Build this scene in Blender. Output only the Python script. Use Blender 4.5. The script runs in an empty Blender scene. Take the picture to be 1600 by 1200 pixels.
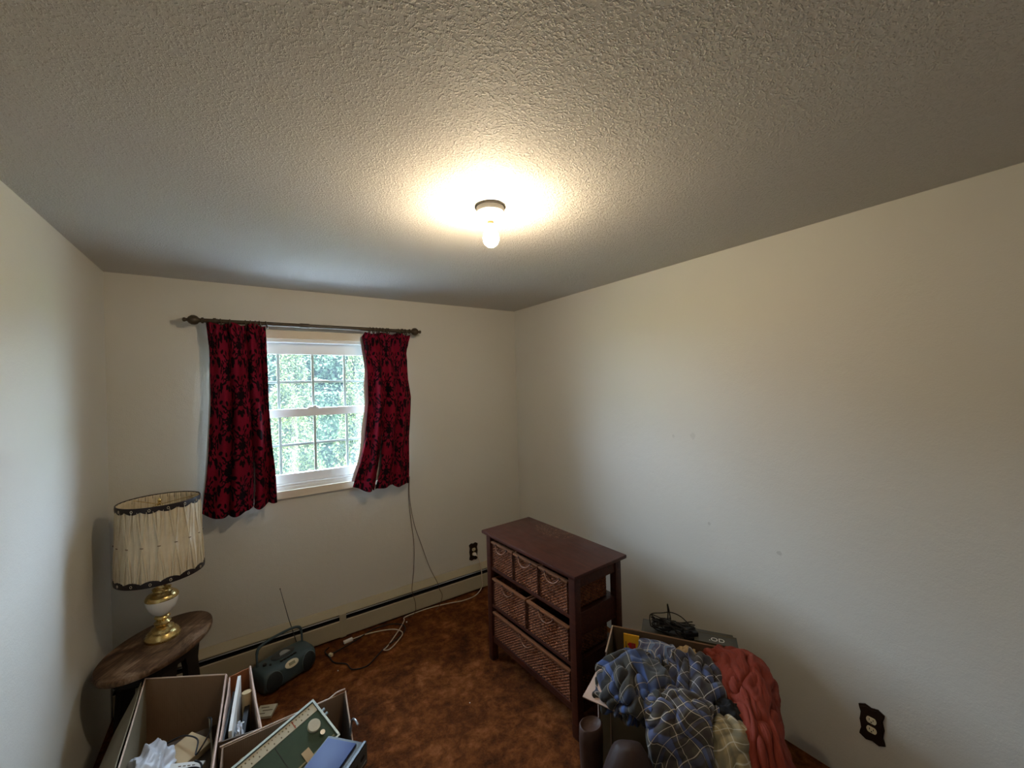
import bpy, bmesh, math, random
import numpy as np
from mathutils import Vector, Matrix

S = bpy.context.scene
COL = S.collection
PI = math.pi

# ------------------------------------------------------------ camera, world, light, exposure
W, H, F = 1600, 1200, 628.58
cam = bpy.data.cameras.new('camera')
cam.sensor_fit = 'HORIZONTAL'; cam.sensor_width = 36.0; cam.lens = 36.0 * F / W
cam.clip_start = 0.03; cam.clip_end = 400
camo = bpy.data.objects.new('camera', cam); COL.objects.link(camo)
yaw, pitch, roll = .5972, .002, -.0271
fw = Vector((math.sin(yaw)*math.cos(pitch), math.cos(yaw)*math.cos(pitch), math.sin(pitch)))
r0 = Vector((math.cos(yaw), -math.sin(yaw), 0)); u0 = r0.cross(fw)
rt = math.cos(roll)*r0 + math.sin(roll)*u0; up = -math.sin(roll)*r0 + math.cos(roll)*u0
camo.matrix_world = Matrix(((rt.x, up.x, -fw.x, 0), (rt.y, up.y, -fw.y, 0), (rt.z, up.z, -fw.z, 1.753), (0, 0, 0, 1)))
S.camera = camo

S.view_settings.view_transform = 'Standard'; S.view_settings.look = 'None'
S.view_settings.gamma = 1; S.view_settings.use_curve_mapping = False
S.view_settings.exposure = 0.0
S.cycles.use_denoising = True
S.cycles.max_bounces = 10; S.cycles.diffuse_bounces = 6; S.cycles.transparent_max_bounces = 12
S.cycles.sample_clamp_indirect = 6.0
S.cycles.caustics_reflective = False; S.cycles.caustics_refractive = False

world = bpy.data.worlds.new('sky'); S.world = world; world.use_nodes = True
wn = world.node_tree; bg = wn.nodes['Background']
bg.inputs[0].default_value = (0.63, 0.77, 1.0, 1); bg.inputs[1].default_value = 64.0

sd = bpy.data.lights.new('sun', 'SUN'); sd.energy = 240.0; sd.angle = 0.01; sd.color = (1, .96, .91)
so = bpy.data.objects.new('sun', sd); COL.objects.link(so)
so.rotation_euler = (math.radians(21), 0, math.radians(-12))      # comes from behind the house, high

pl = bpy.data.lights.new('window_portal', 'AREA'); pl.shape = 'RECTANGLE'; pl.size = .95; pl.size_y = .95
pl.cycles.is_portal = True
po = bpy.data.objects.new('window_portal', pl); COL.objects.link(po)
po.location = (.445, 3.27, 1.58); po.rotation_euler = (-PI/2, 0, 0)   # faces into the room

BULB = 525.0

# ------------------------------------------------------------ material helpers
def lin(c):
    return tuple(((x/255)/12.92 if x/255 <= .04045 else ((x/255+.055)/1.055)**2.4) for x in c) + (1,)
class NT:
    def __init__(s, name):
        s.m = bpy.data.materials.new(name); s.m.use_nodes = True
        s.t = s.m.node_tree; s.b = s.t.nodes['Principled BSDF']; s.out = s.t.nodes['Material Output']
    def n(s, ty, **kw):
        nd = s.t.nodes.new(ty)
        for k, v in kw.items():
            if k in ('i',):
                for a, b in v.items(): 
                    if hasattr(b, 'is_output') : s.t.links.new(b, nd.inputs[a])
                    else: nd.inputs[a].default_value = b
            else: setattr(nd, k, v)
        return nd
    def l(s, a, b): s.t.links.new(a, b)
    def math(s, op, a, b=None, c=None):
        nd = s.t.nodes.new('ShaderNodeMath'); nd.operation = op
        for i, x in enumerate((a, b, c)):
            if x is None: continue
            if hasattr(x, 'is_output'): s.t.links.new(x, nd.inputs[i])
            else: nd.inputs[i].default_value = x
        return nd.outputs[0]
    def mix(s, f, a, b, mode='MIX'):
        nd = s.t.nodes.new('ShaderNodeMix'); nd.data_type = 'RGBA'; nd.blend_type = mode
        for k, x in ((0, f), (6, a), (7, b)):
            if hasattr(x, 'is_output'): s.t.links.new(x, nd.inputs[k])
            else: nd.inputs[k].default_value = x
        return nd.outputs[2]
    def ramp(s, f, stops):
        nd = s.t.nodes.new('ShaderNodeValToRGB'); e = nd.color_ramp.elements
        while len(e) < len(stops): e.new(.5)
        for q, (p, c) in zip(e, stops): q.position = p; q.color = c if len(c) == 4 else tuple(c)+(1,)
        s.t.links.new(f, nd.inputs[0]); return nd.outputs[0]
    def obj(s): return s.n('ShaderNodeTexCoord').outputs['Object']
    def uv(s): return s.n('ShaderNodeTexCoord').outputs['UV']
    def noise(s, vec, scale, detail=3, rough=.5, dist=0):
        nd = s.n('ShaderNodeTexNoise'); s.l(vec, nd.inputs['Vector'])
        nd.inputs['Scale'].default_value = scale; nd.inputs['Detail'].default_value = detail
        nd.inputs['Roughness'].default_value = rough; nd.inputs['Distortion'].default_value = dist
        return nd.outputs['Fac']
    def mapping(s, vec, scale=(1,1,1), loc=(0,0,0), rot=(0,0,0)):
        nd = s.n('ShaderNodeMapping'); s.l(vec, nd.inputs[0])
        nd.inputs['Scale'].default_value = scale; nd.inputs['Location'].default_value = loc; nd.inputs['Rotation'].default_value = rot
        return nd.outputs[0]
    def bump(s, h, strength=.3, dist=.01, normal=None):
        nd = s.n('ShaderNodeBump'); s.l(h, nd.inputs['Height'])
        nd.inputs['Strength'].default_value = strength; nd.inputs['Distance'].default_value = dist
        if normal: s.l(normal, nd.inputs['Normal'])
        s.l(nd.outputs[0], s.b.inputs['Normal']); return nd.outputs[0]
    def set(s, col=None, rough=None, metal=None, **kw):
        if col is not None:
            if hasattr(col, 'is_output'): s.l(col, s.b.inputs['Base Color'])
            else: s.b.inputs['Base Color'].default_value = tuple(col)[:3]+(1,)
        if rough is not None:
            if hasattr(rough, 'is_output'): s.l(rough, s.b.inputs['Roughness'])
            else: s.b.inputs['Roughness'].default_value = rough
        if metal is not None: s.b.inputs['Metallic'].default_value = metal
        return s

def simple(name, col, rough=.5, metal=0, var=.12, scale=30, bump=.05, bscale=None):
    t = NT(name); o = t.obj(); n = t.noise(o, scale)
    c = tuple(col)[:3]
    dark = tuple(x*(1-var) for x in c)+(1,); lite = tuple(min(1, x*(1+var)) for x in c)+(1,)
    t.set(t.mix(n, dark, lite), rough, metal)
    if not metal: t.b.inputs['Specular IOR Level'].default_value = .28 if rough > .3 else .5
    if bump: t.bump(t.noise(o, bscale or scale*4), bump, .003)
    return t.m

M = {}
# wall paint: faint roller texture, a few scuffs
def wallmat(name, spots=()):
    t = NT(name); o = t.obj()
    c = t.mix(t.noise(o, 1.3, 4), (.60, .585, .53, 1), (.67, .655, .60, 1))
    for (p, r, s_) in spots:
        d = t.n('ShaderNodeVectorMath', operation='DISTANCE'); t.l(o, d.inputs[0]); d.inputs[1].default_value = p
        nn = t.noise(o, 60, 3)
        f = t.math('MULTIPLY', t.math('LESS_THAN', t.math('ADD', t.math('DIVIDE', d.outputs['Value'], r), t.math('MULTIPLY', nn, .9)), 1.0), s_)
        c = t.mix(f, c, (.25, .24, .2, 1))
    t.set(c, .62)
    t.bump(t.math('ADD', t.noise(o, 160, 4, .6), t.math('MULTIPLY', t.noise(o, 28, 2), 1.2)), .22, .004)
    return t.m
M['wall_right'] = wallmat('painted_wall_right', [((2.154, 1.335, 1.43), .030, .16), ((2.154, 1.46, 1.42), .018, .2), ((2.154, .9, .9), .02, .3), ((2.154, 1.25, .95), .015, .3)])
M['wall_left'] = wallmat('painted_wall_left', [((-.605, 1.87, 1.62), .016, .8)])
M['wall'] = wallmat('painted_wall', [((.1, 3.1, .62), .03, .06)])

t = NT('textured_ceiling'); o = t.obj()
vo = t.n('ShaderNodeTexVoronoi', feature='SMOOTH_F1'); t.l(t.mapping(o), vo.inputs['Vector']); vo.inputs['Scale'].default_value = 52; vo.inputs['Smoothness'].default_value = .4
warp = t.noise(o, 75, 4, .6, .2)
blob = t.ramp(t.noise(o, 165, 2, .5, .1), [(.50, (0,0,0)), (.66, (1,1,1))])
h = t.math('ADD', t.math('MULTIPLY', blob, .75), t.math('MULTIPLY', warp, .6))
h = t.math('ADD', h, t.math('MULTIPLY', t.math('LESS_THAN', vo.outputs['Distance'], .22), .0))
t.bump(h, .70, .0052)
spk = t.n('ShaderNodeTexVoronoi'); t.l(o, spk.inputs['Vector']); spk.inputs['Scale'].default_value = 9
glit = t.math('LESS_THAN', spk.outputs['Distance'], .022)
cc = t.mix(t.noise(o, 1.1, 3), (.53, .51, .475, 1), (.60, .58, .545, 1))
t.set(t.mix(glit, cc, (1, 1, 1, 1)), t.math('SUBTRACT', .72, t.math('MULTIPLY', glit, .6)))
M['ceiling'] = t.m

t = NT('rust_shag_carpet'); o = t.obj()
patch = t.noise(o, 3.4, 5, .62, .5); fine = t.noise(o, 90, 4, .7); mid = t.noise(o, 17, 5, .7, .3)
c1 = t.ramp(t.math('ADD', t.math('MULTIPLY', patch, .5), t.math('MULTIPLY', mid, .5)), [(.38, (.040, .0085, .0025)), (.465, (.105, .027, .0065)), (.54, (.20, .059, .014)), (.64, (.36, .135, .042))])
c2 = t.mix(t.ramp(fine, [(.3, (0,0,0)), (.7, (1,1,1))]), c1, (.5, .24, .09, 1)); 
t.set(t.mix(.10, c1, c2), .95)
t.bump(t.math('ADD', t.noise(o, 150, 3, .8), t.math('MULTIPLY', mid, 2.2)), .9, .012)
t.b.inputs['Specular IOR Level'].default_value = .1
M['carpet'] = t.m

M['white_vinyl'] = simple('white_window_vinyl', (.80, .80, .78), .35, 0, .03, 5, .02)
M['cream_casing'] = simple('cream_casing_paint', (.74, .66, .53), .45, 0, .05, 8, .04)
M['white_plastic'] = simple('white_plastic', (.78, .76, .7), .35, 0, .04, 20, .02)
M['ivory_plastic'] = simple('ivory_plastic', (.72, .64, .44), .35, 0, .05, 20, .02)
M['porcelain_white'] = simple('white_porcelain', (.85, .83, .78), .2, 0, .02, 20, 0)
M['black_plastic'] = simple('black_plastic', (.012, .012, .013), .38, 0, .2, 40, .05)
M['dark_grey_plastic'] = simple('dark_grey_plastic', (.045, .05, .052), .45, 0, .15, 40, .05)
M['heater_cream'] = simple('heater_cream_enamel', (.42, .37, .26), .42, 0, .07, 6, .03)
M['heater_dark'] = simple('heater_dark_slot', (.01, .009, .008), .6, 0, .2, 20, .05)
M['steel'] = simple('dull_steel', (.42, .44, .46), .3, .9, .1, 30, .04)
M['chrome'] = simple('chrome', (.75, .75, .75), .15, 1, .05, 30, 0)
M['outlet_brown'] = simple('dark_brown_outlet_plate', (.022, .012, .008), .35, 0, .3, 50, .1)
M['slot'] = simple('slot_black', (.01, .008, .006), .6, 0, .1, 20, 0)
M['brown_wire'] = simple('brown_wire', (.10, .06, .035), .5, 0, .1, 20, 0)
M['black_wire'] = simple('black_cord', (.012, .01, .01), .5, 0, .1, 20, 0)
M['white_wire'] = simple('white_cord', (.62, .53, .42), .45, 0, .06, 20, 0)
M['rod'] = simple('dark_bronze_rod', (.055, .038, .022), .42, .35, .35, 40, .15)
M['leather_brown'] = simple('brown_leather', (.055, .028, .02), .55, 0, .25, 18, .35, 90)
M['leather_dark'] = simple('dark_brown_hide', (.03, .016, .013), .6, 0, .25, 18, .35, 90)
M['russet_leather'] = simple('russet_board', (.26, .085, .03), .55, 0, .2, 10, .15)

t = NT('walnut_dresser_wood'); o = t.obj()
g = t.noise(t.mapping(o, (14, 1.3, 14)), 4, 5, .6, .4)
c = t.ramp(g, [(.3, (.030, .0075, .0045)), (.55, (.052, .014, .0075)), (.75, (.078, .022, .011))])
t.set(c, t.math('ADD', .28, t.math('MULTIPLY', t.noise(o, 9, 4), .28))); t.bump(g, .08, .002)
t.b.inputs['Specular IOR Level'].default_value = .3
M['dresser_wood'] = t.m
t = NT('dresser_top_worn'); o = t.obj()
g = t.noise(t.mapping(o, (14, 1.3, 14)), 4, 5, .6, .4)
c = t.ramp(g, [(.3, (.030, .008, .005)), (.55, (.052, .0135, .008)), (.75, (.072, .020, .011))])
d = t.n('ShaderNodeVectorMath', operation='DISTANCE'); t.l(t.mapping(o, (1, .55, 0)), d.inputs[0]); d.inputs[1].default_value = (.14, .055, 0)
scr = t.math('MULTIPLY', t.math('LESS_THAN', d.outputs['Value'], .085), t.math('GREATER_THAN', t.noise(o, 75, 3, .6, .8), .60))
t.set(t.mix(t.math('MULTIPLY', scr, .6), c, (.35, .2, .12, 1)), t.math('ADD', .30, t.math('MULTIPLY', t.noise(o, 12, 4), .25))); t.bump(g, .08, .002)
t.b.inputs['Specular IOR Level'].default_value = .3
M['dresser_top'] = t.m

t = NT('wicker_strand'); o = t.obj()
c = t.ramp(t.noise(o, 70, 3, .6), [(.3, (.07, .021, .008)), (.5, (.18, .060, .024)), (.72, (.32, .12, .05))])
t.set(c, .6); t.b.inputs['Specular IOR Level'].default_value = .15; t.bump(t.noise(o, 400, 2), .2, .001)
M['wicker'] = t.m
M['wicker_dark'] = simple('wicker_stake', (.05, .02, .012), .6, 0, .3, 60, .1)
M['basket_rim'] = simple('basket_rim_wood', (.16, .062, .026), .45, 0, .3, 25, .1)

t = NT('worn_oak_table'); o = t.obj()
g = t.noise(t.mapping(o, (3, 26, 8), rot=(0, 0, .3)), 1.6, 6, .65, 1.2)
blt = t.noise(o, 7, 5, .6, .7)
c = t.ramp(t.math('ADD', t.math('MULTIPLY', g, .35), t.math('MULTIPLY', blt, .65)), [(.36, (.018, .008, .004)), (.47, (.055, .026, .012)), (.55, (.15, .085, .045)), (.64, (.30, .21, .14))])
t.set(c, t.math('ADD', .3, t.math('MULTIPLY', blt, .4))); t.bump(g, .25, .003)
t.b.inputs['Specular IOR Level'].default_value = .3
M['table_wood'] = t.m
M['table_dark'] = simple('dark_table_frame', (.012, .008, .006), .5, 0, .3, 20, .1)

t = NT('aged_brass'); o = t.obj()
t.set(t.mix(t.noise(o, 25, 4), (.52, .36, .12, 1), (.82, .64, .30, 1)), t.math('ADD', .16, t.math('MULTIPLY', t.noise(o, 40, 3), .2)), .95)
M['brass'] = t.m
t = NT('pleated_shade_fabric'); o = t.obj()
t.set(t.mix(t.noise(o, 30, 4), (.58, .49, .34, 1), (.74, .65, .49, 1)), .8); t.bump(t.noise(t.mapping(o, (1, 1, .2)), 260, 2), .25, .002)
t.b.inputs['Transmission Weight'].default_value = 0
M['shade'] = t.m
M['shade_trim'] = simple('black_shade_ribbon', (.018, .012, .012), .45, 0, .3, 60, .2)
M['thread'] = simple('brown_tie_thread', (.12, .06, .03), .7, 0, .2, 60, 0)
M['loop_cream'] = simple('cream_trim_loop', (.6, .52, .4), .6, 0, .1, 60, 0)

def card(name, c1, c2):
    t = NT(name); o = t.obj()
    t.set(t.mix(t.noise(o, 6, 4), c1, c2), .8)
    wv = t.n('ShaderNodeTexWave'); t.l(o, wv.inputs[0]); wv.inputs['Scale'].default_value = 45
    t.bump(t.math('ADD', t.math('MULTIPLY', wv.outputs['Fac'], .15), t.noise(o, 20, 3)), .15, .004)
    return t.m
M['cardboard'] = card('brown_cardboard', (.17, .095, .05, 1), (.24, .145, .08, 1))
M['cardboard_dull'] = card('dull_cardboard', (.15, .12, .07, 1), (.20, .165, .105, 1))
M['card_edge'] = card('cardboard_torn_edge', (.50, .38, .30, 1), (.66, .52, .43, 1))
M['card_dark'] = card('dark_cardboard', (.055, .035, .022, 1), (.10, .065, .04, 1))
M['card_pink'] = card('pinkish_torn_cardboard', (.42, .28, .22, 1), (.60, .44, .36, 1))
M['paper_white'] = simple('white_paper', (.72, .71, .68), .7, 0, .06, 15, .05)
M['bag_white'] = simple('white_plastic_bag', (.50, .51, .55), .35, 0, .06, 15, .1)
M['paper_tan'] = simple('manila_paper', (.45, .32, .17), .7, 0, .12, 12, .15)
M['radio_case'] = simple('pale_blue_radio_metal', (.42, .55, .62), .32, .5, .08, 20, .02)
M['radio_green'] = simple('dark_green_radio_face', (.010, .036, .014), .5, 0, .2, 60, .08)
M['radio_dial'] = simple('cream_radio_dial', (.50, .46, .34), .4, 0, .1, 30, .02)
M['ink'] = simple('dial_ink', (.12, .09, .05), .6, 0, .1, 30, 0)
M['ink_red'] = simple('red_dial_ink', (.35, .06, .03), .6, 0, .1, 30, 0)
M['radio_trim'] = simple('olive_radio_trim', (.17, .16, .07), .5, 0, .1, 30, .02)
M['blue_lid'] = simple('glossy_blue_lid', (.010, .026, .12), .55, 0, .15, 12, .03)
M['boom_body'] = simple('teal_grey_boombox_plastic', (.050, .080, .092), .42, 0, .12, 25, .03)
M['boom_light'] = simple('light_teal_plastic', (.11, .16, .18), .4, 0, .12, 25, .03)
M['boom_grille'] = simple('boombox_speaker_cloth', (.016, .021, .023), .6, 0, .2, 220, .5, 500)
M['boom_cream'] = simple('cream_display_surround', (.60, .55, .42), .4, 0, .06, 25, .02)
M['lcd'] = simple('lcd_grey_green', (.22, .22, .15), .2, 0, .05, 25, 0)
M['silver'] = simple('silver_plastic', (.42, .45, .47), .3, .6, .05, 25, .02)
M['booklet_yellow'] = simple('yellow_booklet_cover', (.86, .48, .04), .5, 0, .05, 25, .03)
M['booklet_red'] = simple('booklet_red_print', (.65, .03, .04), .5, 0, .05, 25, 0)
M['smoked_plastic'] = simple('smoked_grey_plastic', (.055, .05, .035), .35, 0, .15, 25, .05)
M['glyph_white'] = simple('pale_print', (.75, .75, .72), .5, 0, .03, 25, 0)
M['crumb'] = simple('white_crumb', (.85, .83, .78), .6, 0, .05, 25, 0)

def emis(name, col, st):
    t = NT(name); t.b.inputs['Base Color'].default_value = (.9, .85, .75, 1)
    t.b.inputs['Emission Color'].default_value = tuple(col)+(1,); t.b.inputs['Emission Strength'].default_value = st
    return t.m
M['bulb'] = emis('glowing_bulb_glass', (1.0, .79, .53), BULB)

# window glass: mostly clear, a little haze from dust and insect screen
t = NT('hazy_window_glass')
tr = t.n('ShaderNodeBsdfTransparent'); lwt = t.n('ShaderNodeLayerWeight')          # pane and insect screen pass less light at a slant
t.l(t.ramp(lwt.outputs['Facing'], [(0, (.93, .98, .97)), (.45, (.82, .86, .86)), (.65, (.42, .44, .44)), (.8, (.16, .17, .17)), (1.0, (.02, .02, .02))]), tr.inputs[0])
tl = t.n('ShaderNodeBsdfTranslucent'); tl.inputs[0].default_value = (.75, .92, 1, 1)
gl = t.n('ShaderNodeBsdfGlossy'); gl.inputs['Roughness'].default_value = .03
m1 = t.n('ShaderNodeMixShader'); m1.inputs[0].default_value = .009; t.l(tr.outputs[0], m1.inputs[1]); t.l(tl.outputs[0], m1.inputs[2])
m2 = t.n('ShaderNodeMixShader'); m2.inputs[0].default_value = .04; t.l(m1.outputs[0], m2.inputs[1]); t.l(gl.outputs[0], m2.inputs[2])
t.l(m2.outputs[0], t.out.inputs['Surface'])
M['glass'] = t.m

# velvet damask curtain: pattern carried by a colour attribute woven into the cloth
t = NT('damask_velvet'); at = t.n('ShaderNodeVertexColor', layer_name='damask')
n = t.noise(t.uv(), 220, 3, .6)
f = t.math('MULTIPLY', at.outputs['Color'], 1.0)
t.set(t.mix(f, t.mix(n, (.115, .002, .010, 1), (.20, .005, .022, 1)), (.006, .001, .003, 1)), .85)
t.b.inputs['Specular IOR Level'].default_value = .12
t.bump(f, .35, .002)
M['damask'] = t.m
M['lining'] = simple('pale_curtain_lining', (.62, .60, .60), .8, 0, .05, 25, .05)

def plaid(name, base, band, lite, line, period=.105, lw=.022, fuzz=.5):
    t = NT(name); uv = t.uv(); sx = t.n('ShaderNodeSeparateXYZ'); t.l(uv, sx.inputs[0])
    col = base
    outs = []
    for a in (0, 1):
        x = t.math('DIVIDE', sx.outputs[a], period)
        fr = t.math('FRACT', x)
        bandf = t.ramp(fr, [(.30, (0,0,0)), (.42, (1,1,1)), (.66, (1,1,1)), (.78, (0,0,0))])
        fr2 = t.math('FRACT', t.math('DIVIDE', sx.outputs[a], period*2.0))
        litef = t.ramp(fr2, [(.0, (0,0,0)), (.60, (0,0,0)), (.63, (1,1,1)), (.78, (1,1,1)), (.81, (0,0,0))])
        l1 = t.math('LESS_THAN', t.math('ABSOLUTE', t.math('SUBTRACT', fr, .13)), lw)
        outs.append((bandf, litef, l1))
    c = t.mix(t.math('MULTIPLY', outs[0][0], .55), base, band)
    c = t.mix(t.math('MULTIPLY', outs[1][0], .55), c, band)
    c = t.mix(t.math('MULTIPLY', outs[0][1], .6), c, lite)
    c = t.mix(t.math('MULTIPLY', outs[1][1], .2), c, lite)
    c = t.mix(t.math('MULTIPLY', outs[0][2], .8), c, line)
    c = t.mix(t.math('MULTIPLY', outs[1][2], .8), c, line)
    c = t.mix(t.math('MULTIPLY', t.noise(uv, 260, 3), .3), c, tuple(x*.5 for x in base[:3])+(1,))
    t.set(c, .92); t.bump(t.noise(uv, 500, 2), .3, .001); t.b.inputs['Sheen Weight'].default_value = .15
    return t.m
M['plaid_olive'] = plaid('olive_navy_plaid', (.026, .023, .015, 1), (.010, .009, .016, 1), (.05, .11, .34, 1), (.36, .30, .25, 1), .086, .014)
M['plaid_navy'] = plaid('navy_blue_plaid', (.042, .036, .034, 1), (.009, .008, .028, 1), (.07, .12, .32, 1), (.55, .53, .55, 1), .062, .022)
M['plaid_grey'] = plaid('grey_windowpane_plaid', (.058, .050, .038, 1), (.034, .024, .030, 1), (.08, .12, .30, 1), (.62, .55, .46, 1), .055, .026)
M['plaid_blue'] = plaid('light_blue_plaid', (.12, .16, .28, 1), (.035, .03, .10, 1), (.20, .32, .58, 1), (.70, .70, .74, 1), .06, .04)
M['plaid_tan'] = plaid('tan_plaid', (.36, .29, .16, 1), (.14, .13, .09, 1), (.16, .15, .10, 1), (.62, .60, .52, 1), .07, .03)
M['navy_dark'] = simple('near_black_cotton', (.008, .008, .009), .9, 0, .3, 60, .3)
t = NT('crinkled_red_cotton'); uv = t.uv()
t.set(t.mix(t.noise(t.mapping(uv, (60, 3, 1)), 3, 4, .6), (.13, .011, .004, 1), (.27, .035, .011, 1)), .85)
t.bump(t.noise(t.mapping(uv, (150, 6, 1)), 3, 4, .6), .55, .004)
M['red_cloth'] = t.m

def leafmat(name, a, b):
    t = NT(name); o = t.obj()
    t.set(t.mix(t.noise(o, 2.2, 3), a, b), .7)
    t.b.inputs['Specular IOR Level'].default_value = .2
    return t.m
M['leaf_cedar'] = leafmat('cedar_foliage', (.0042, .0095, .0028, 1), (.024, .031, .0032, 1))
M['leaf_tree'] = leafmat('broad_leaf_foliage', (.0034, .011, .0055, 1), (.012, .026, .0085, 1))
M['bark'] = simple('bark', (.06, .045, .03), .9, 0, .3, 10, .4)
M['lawn'] = simple('lawn', (.075, .10, .035), .95, 0, .3, 3, .4)
M['bounce_paving'] = simple('pale_bounce_paving', (.72, .75, .79), .8, 0, .1, 2, .2)
M['sky_blocker'] = simple('sky_blocker_board', (.55, .55, .52), .7, 0, .05, 5, .05)

# ------------------------------------------------------------ mesh helpers
class MB:
    def __init__(s): s.v = []; s.f = []; s.uv = None
    def add(s, vs, fs):
        b = len(s.v); s.v += [tuple(p) for p in vs]; s.f += [tuple(i+b for i in f) for f in fs]; return s
    def box(s, c, d, rot=None, bev=0):
        bm = bmesh.new(); bmesh.ops.create_cube(bm, size=1)
        bmesh.ops.scale(bm, vec=d, verts=bm.verts)
        if bev: bmesh.ops.bevel(bm, geom=list(bm.edges), offset=bev, segments=2, profile=.6, affect='EDGES')
        R = rot if rot is not None else Matrix.Identity(3)
        if R is not None and not isinstance(R, Matrix): R = Matrix.Rotation(R, 3, 'Z')
        bm.verts.index_update()
        s.add([R @ v.co + Vector(c) for v in bm.verts], [[v.index for v in f.verts] for f in bm.faces]); bm.free(); return s
    def box2(s, a, b, bev=0):
        return s.box([(x+y)/2 for x, y in zip(a, b)], [abs(y-x) for x, y in zip(a, b)], None, bev)
    def tube(s, pts, r, n=8, caps=True, closed=False):
        pts = [Vector(p) for p in pts]; m = len(pts); rs = r if hasattr(r, '__len__') else [r]*m
        vs = []; prev = None
        for i, p in enumerate(pts):
            if closed: tdir = pts[(i+1) % m]-pts[i-1]
            else: tdir = pts[min(i+1, m-1)]-pts[max(i-1, 0)]
            if tdir.length < 1e-9: tdir = Vector((0, 0, 1))
            tdir.normalize()
            if prev is None:
                a = Vector((0, 0, 1)) if abs(tdir.z) < .9 else Vector((1, 0, 0)); nx = tdir.cross(a).normalized()
            else:
                nx = (prev - tdir*prev.dot(tdir)); nx = nx.normalized() if nx.length > 1e-6 else tdir.orthogonal().normalized()
            prev = nx; ny = tdir.cross(nx)
            for k in range(n):
                q = 2*PI*k/n; vs.append(p + rs[i]*(math.cos(q)*nx + math.sin(q)*ny))
        fs = []
        for i in range(m if closed else m-1):
            j = (i+1) % m
            for k in range(n): fs.append((i*n+k, i*n+(k+1) % n, j*n+(k+1) % n, j*n+k))
        if caps and not closed: fs += [tuple(range(n))[::-1], tuple((m-1)*n+k for k in range(n))]
        return s.add(vs, fs)
    def lathe(s, prof, n=32, c=(0, 0, 0), sx=1, sy=1, axis='z', caps=True):
        vs = []
        for (r, z) in prof:
            for k in range(n):
                a = 2*PI*k/n; x, y = r*math.cos(a)*sx, r*math.sin(a)*sy
                p = (x, y, z) if axis == 'z' else ((z, x, y) if axis == 'x' else (x, z, y))
                vs.append((p[0]+c[0], p[1]+c[1], p[2]+c[2]))
        fs = []
        for i in range(len(prof)-1):
            for k in range(n): fs.append((i*n+k, i*n+(k+1) % n, (i+1)*n+(k+1) % n, (i+1)*n+k))
        if caps: fs += [tuple(range(n))[::-1], tuple((len(prof)-1)*n+k for k in range(n))]
        return s.add(vs, fs)
    def prism(s, poly, h, fr=None):
        """poly: 2D outline; extruded by h along local z; fr = function (x,y,z)->point"""
        n = len(poly); fr = fr or (lambda x, y, z: (x, y, z))
        vs = [fr(x, y, 0) for x, y in poly] + [fr(x, y, h) for x, y in poly]
        fs = [tuple(range(n))[::-1], tuple(range(n, 2*n))] + [(i, (i+1) % n, n+(i+1) % n, n+i) for i in range(n)]
        return s.add(vs, fs)
    def sheet(s, corners, th, nu=6, nv=6, wob=0, seed=0, ragged=0):
        """thick panel between four corners a(top-left) b(top-right) c(bottom-right) d(bottom-left)"""
        a, b, c, d = [Vector(p) for p in corners]; rnd = random.Random(seed)
        nrm = (b-a).cross(d-a).normalized()
        ph = [rnd.uniform(0, 6) for _ in range(6)]
        g = []
        for j in range(nv+1):
            for i in range(nu+1):
                u, v = i/nu, j/nv
                p = (a*(1-u)+b*u)*(1-v) + (d*(1-u)+c*u)*v
                w = wob*(math.sin(3*u+ph[0])*math.sin(2.5*v+ph[1]) + .4*math.sin(9*u+ph[2])*math.cos(7*v+ph[3]))
                if ragged and j == 0: p = p + (a-d).normalized()*rnd.uniform(-ragged, ragged)
                g.append(p + nrm*w)
        n = len(g); vs = g + [p - nrm*th for p in g]; fs = []
        k = nu+1
        for j in range(nv):
            for i in range(nu):
                q = j*k+i; fs.append((q, q+1, q+k+1, q+k)); fs.append((n+q, n+q+k, n+q+k+1, n+q+1))
        rim = [i for i in range(k)] + [j*k+nu for j in range(1, nv+1)] + [nv*k+i for i in range(nu-1, -1, -1)] + [j*k for j in range(nv-1, 0, -1)]
        for x, y in zip(rim, rim[1:]+rim[:1]): fs.append((x, n+x, n+y, y))
        return s.add(vs, fs)
    def build(s, name, mat, parent=None, smooth=None, uvs=None, mats=None):
        me = bpy.data.meshes.new(name); me.from_pydata([tuple(v) for v in s.v], [], s.f); me.update()
        bm = bmesh.new(); bm.from_mesh(me); bmesh.ops.recalc_face_normals(bm, faces=bm.faces); bm.to_mesh(me); bm.free()
        me.materials.append(M[mat] if isinstance(mat, str) else mat)
        if smooth is not None:
            me.polygons.foreach_set('use_smooth', [True]*len(me.polygons))
            if smooth: me.set_sharp_from_angle(angle=math.radians(smooth))
        o = bpy.data.objects.new(name, me); COL.objects.link(o)
        if parent is not None: o.parent = parent
        return o

def thing(name, label, cat, loc=(0, 0, 0), rz=0, group=None):
    o = bpy.data.objects.new(name, None); COL.objects.link(o); o.empty_display_size = .05
    o.location = loc; o.rotation_euler = (0, 0, rz); o['label'] = label; o['category'] = cat
    if group: o['group'] = group
    return o
def tag(o, label, cat, group=None):
    o['label'] = label; o['category'] = cat
    if group: o['group'] = group
    return o
def struct(o): o['kind'] = 'structure'; return o
def smoothpath(P, n=8):
    P = [Vector(p) for p in P]; out = []
    for i in range(len(P)-1):
        a, b, c, d = P[max(i-1, 0)], P[i], P[i+1], P[min(i+2, len(P)-1)]
        for k in range(n):
            t_ = k/n; out.append(.5*((2*b)+(c-a)*t_+(2*a-5*b+4*c-d)*t_*t_+(-a+3*b-3*c+d)*t_**3))
    out.append(P[-1]); return out

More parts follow.
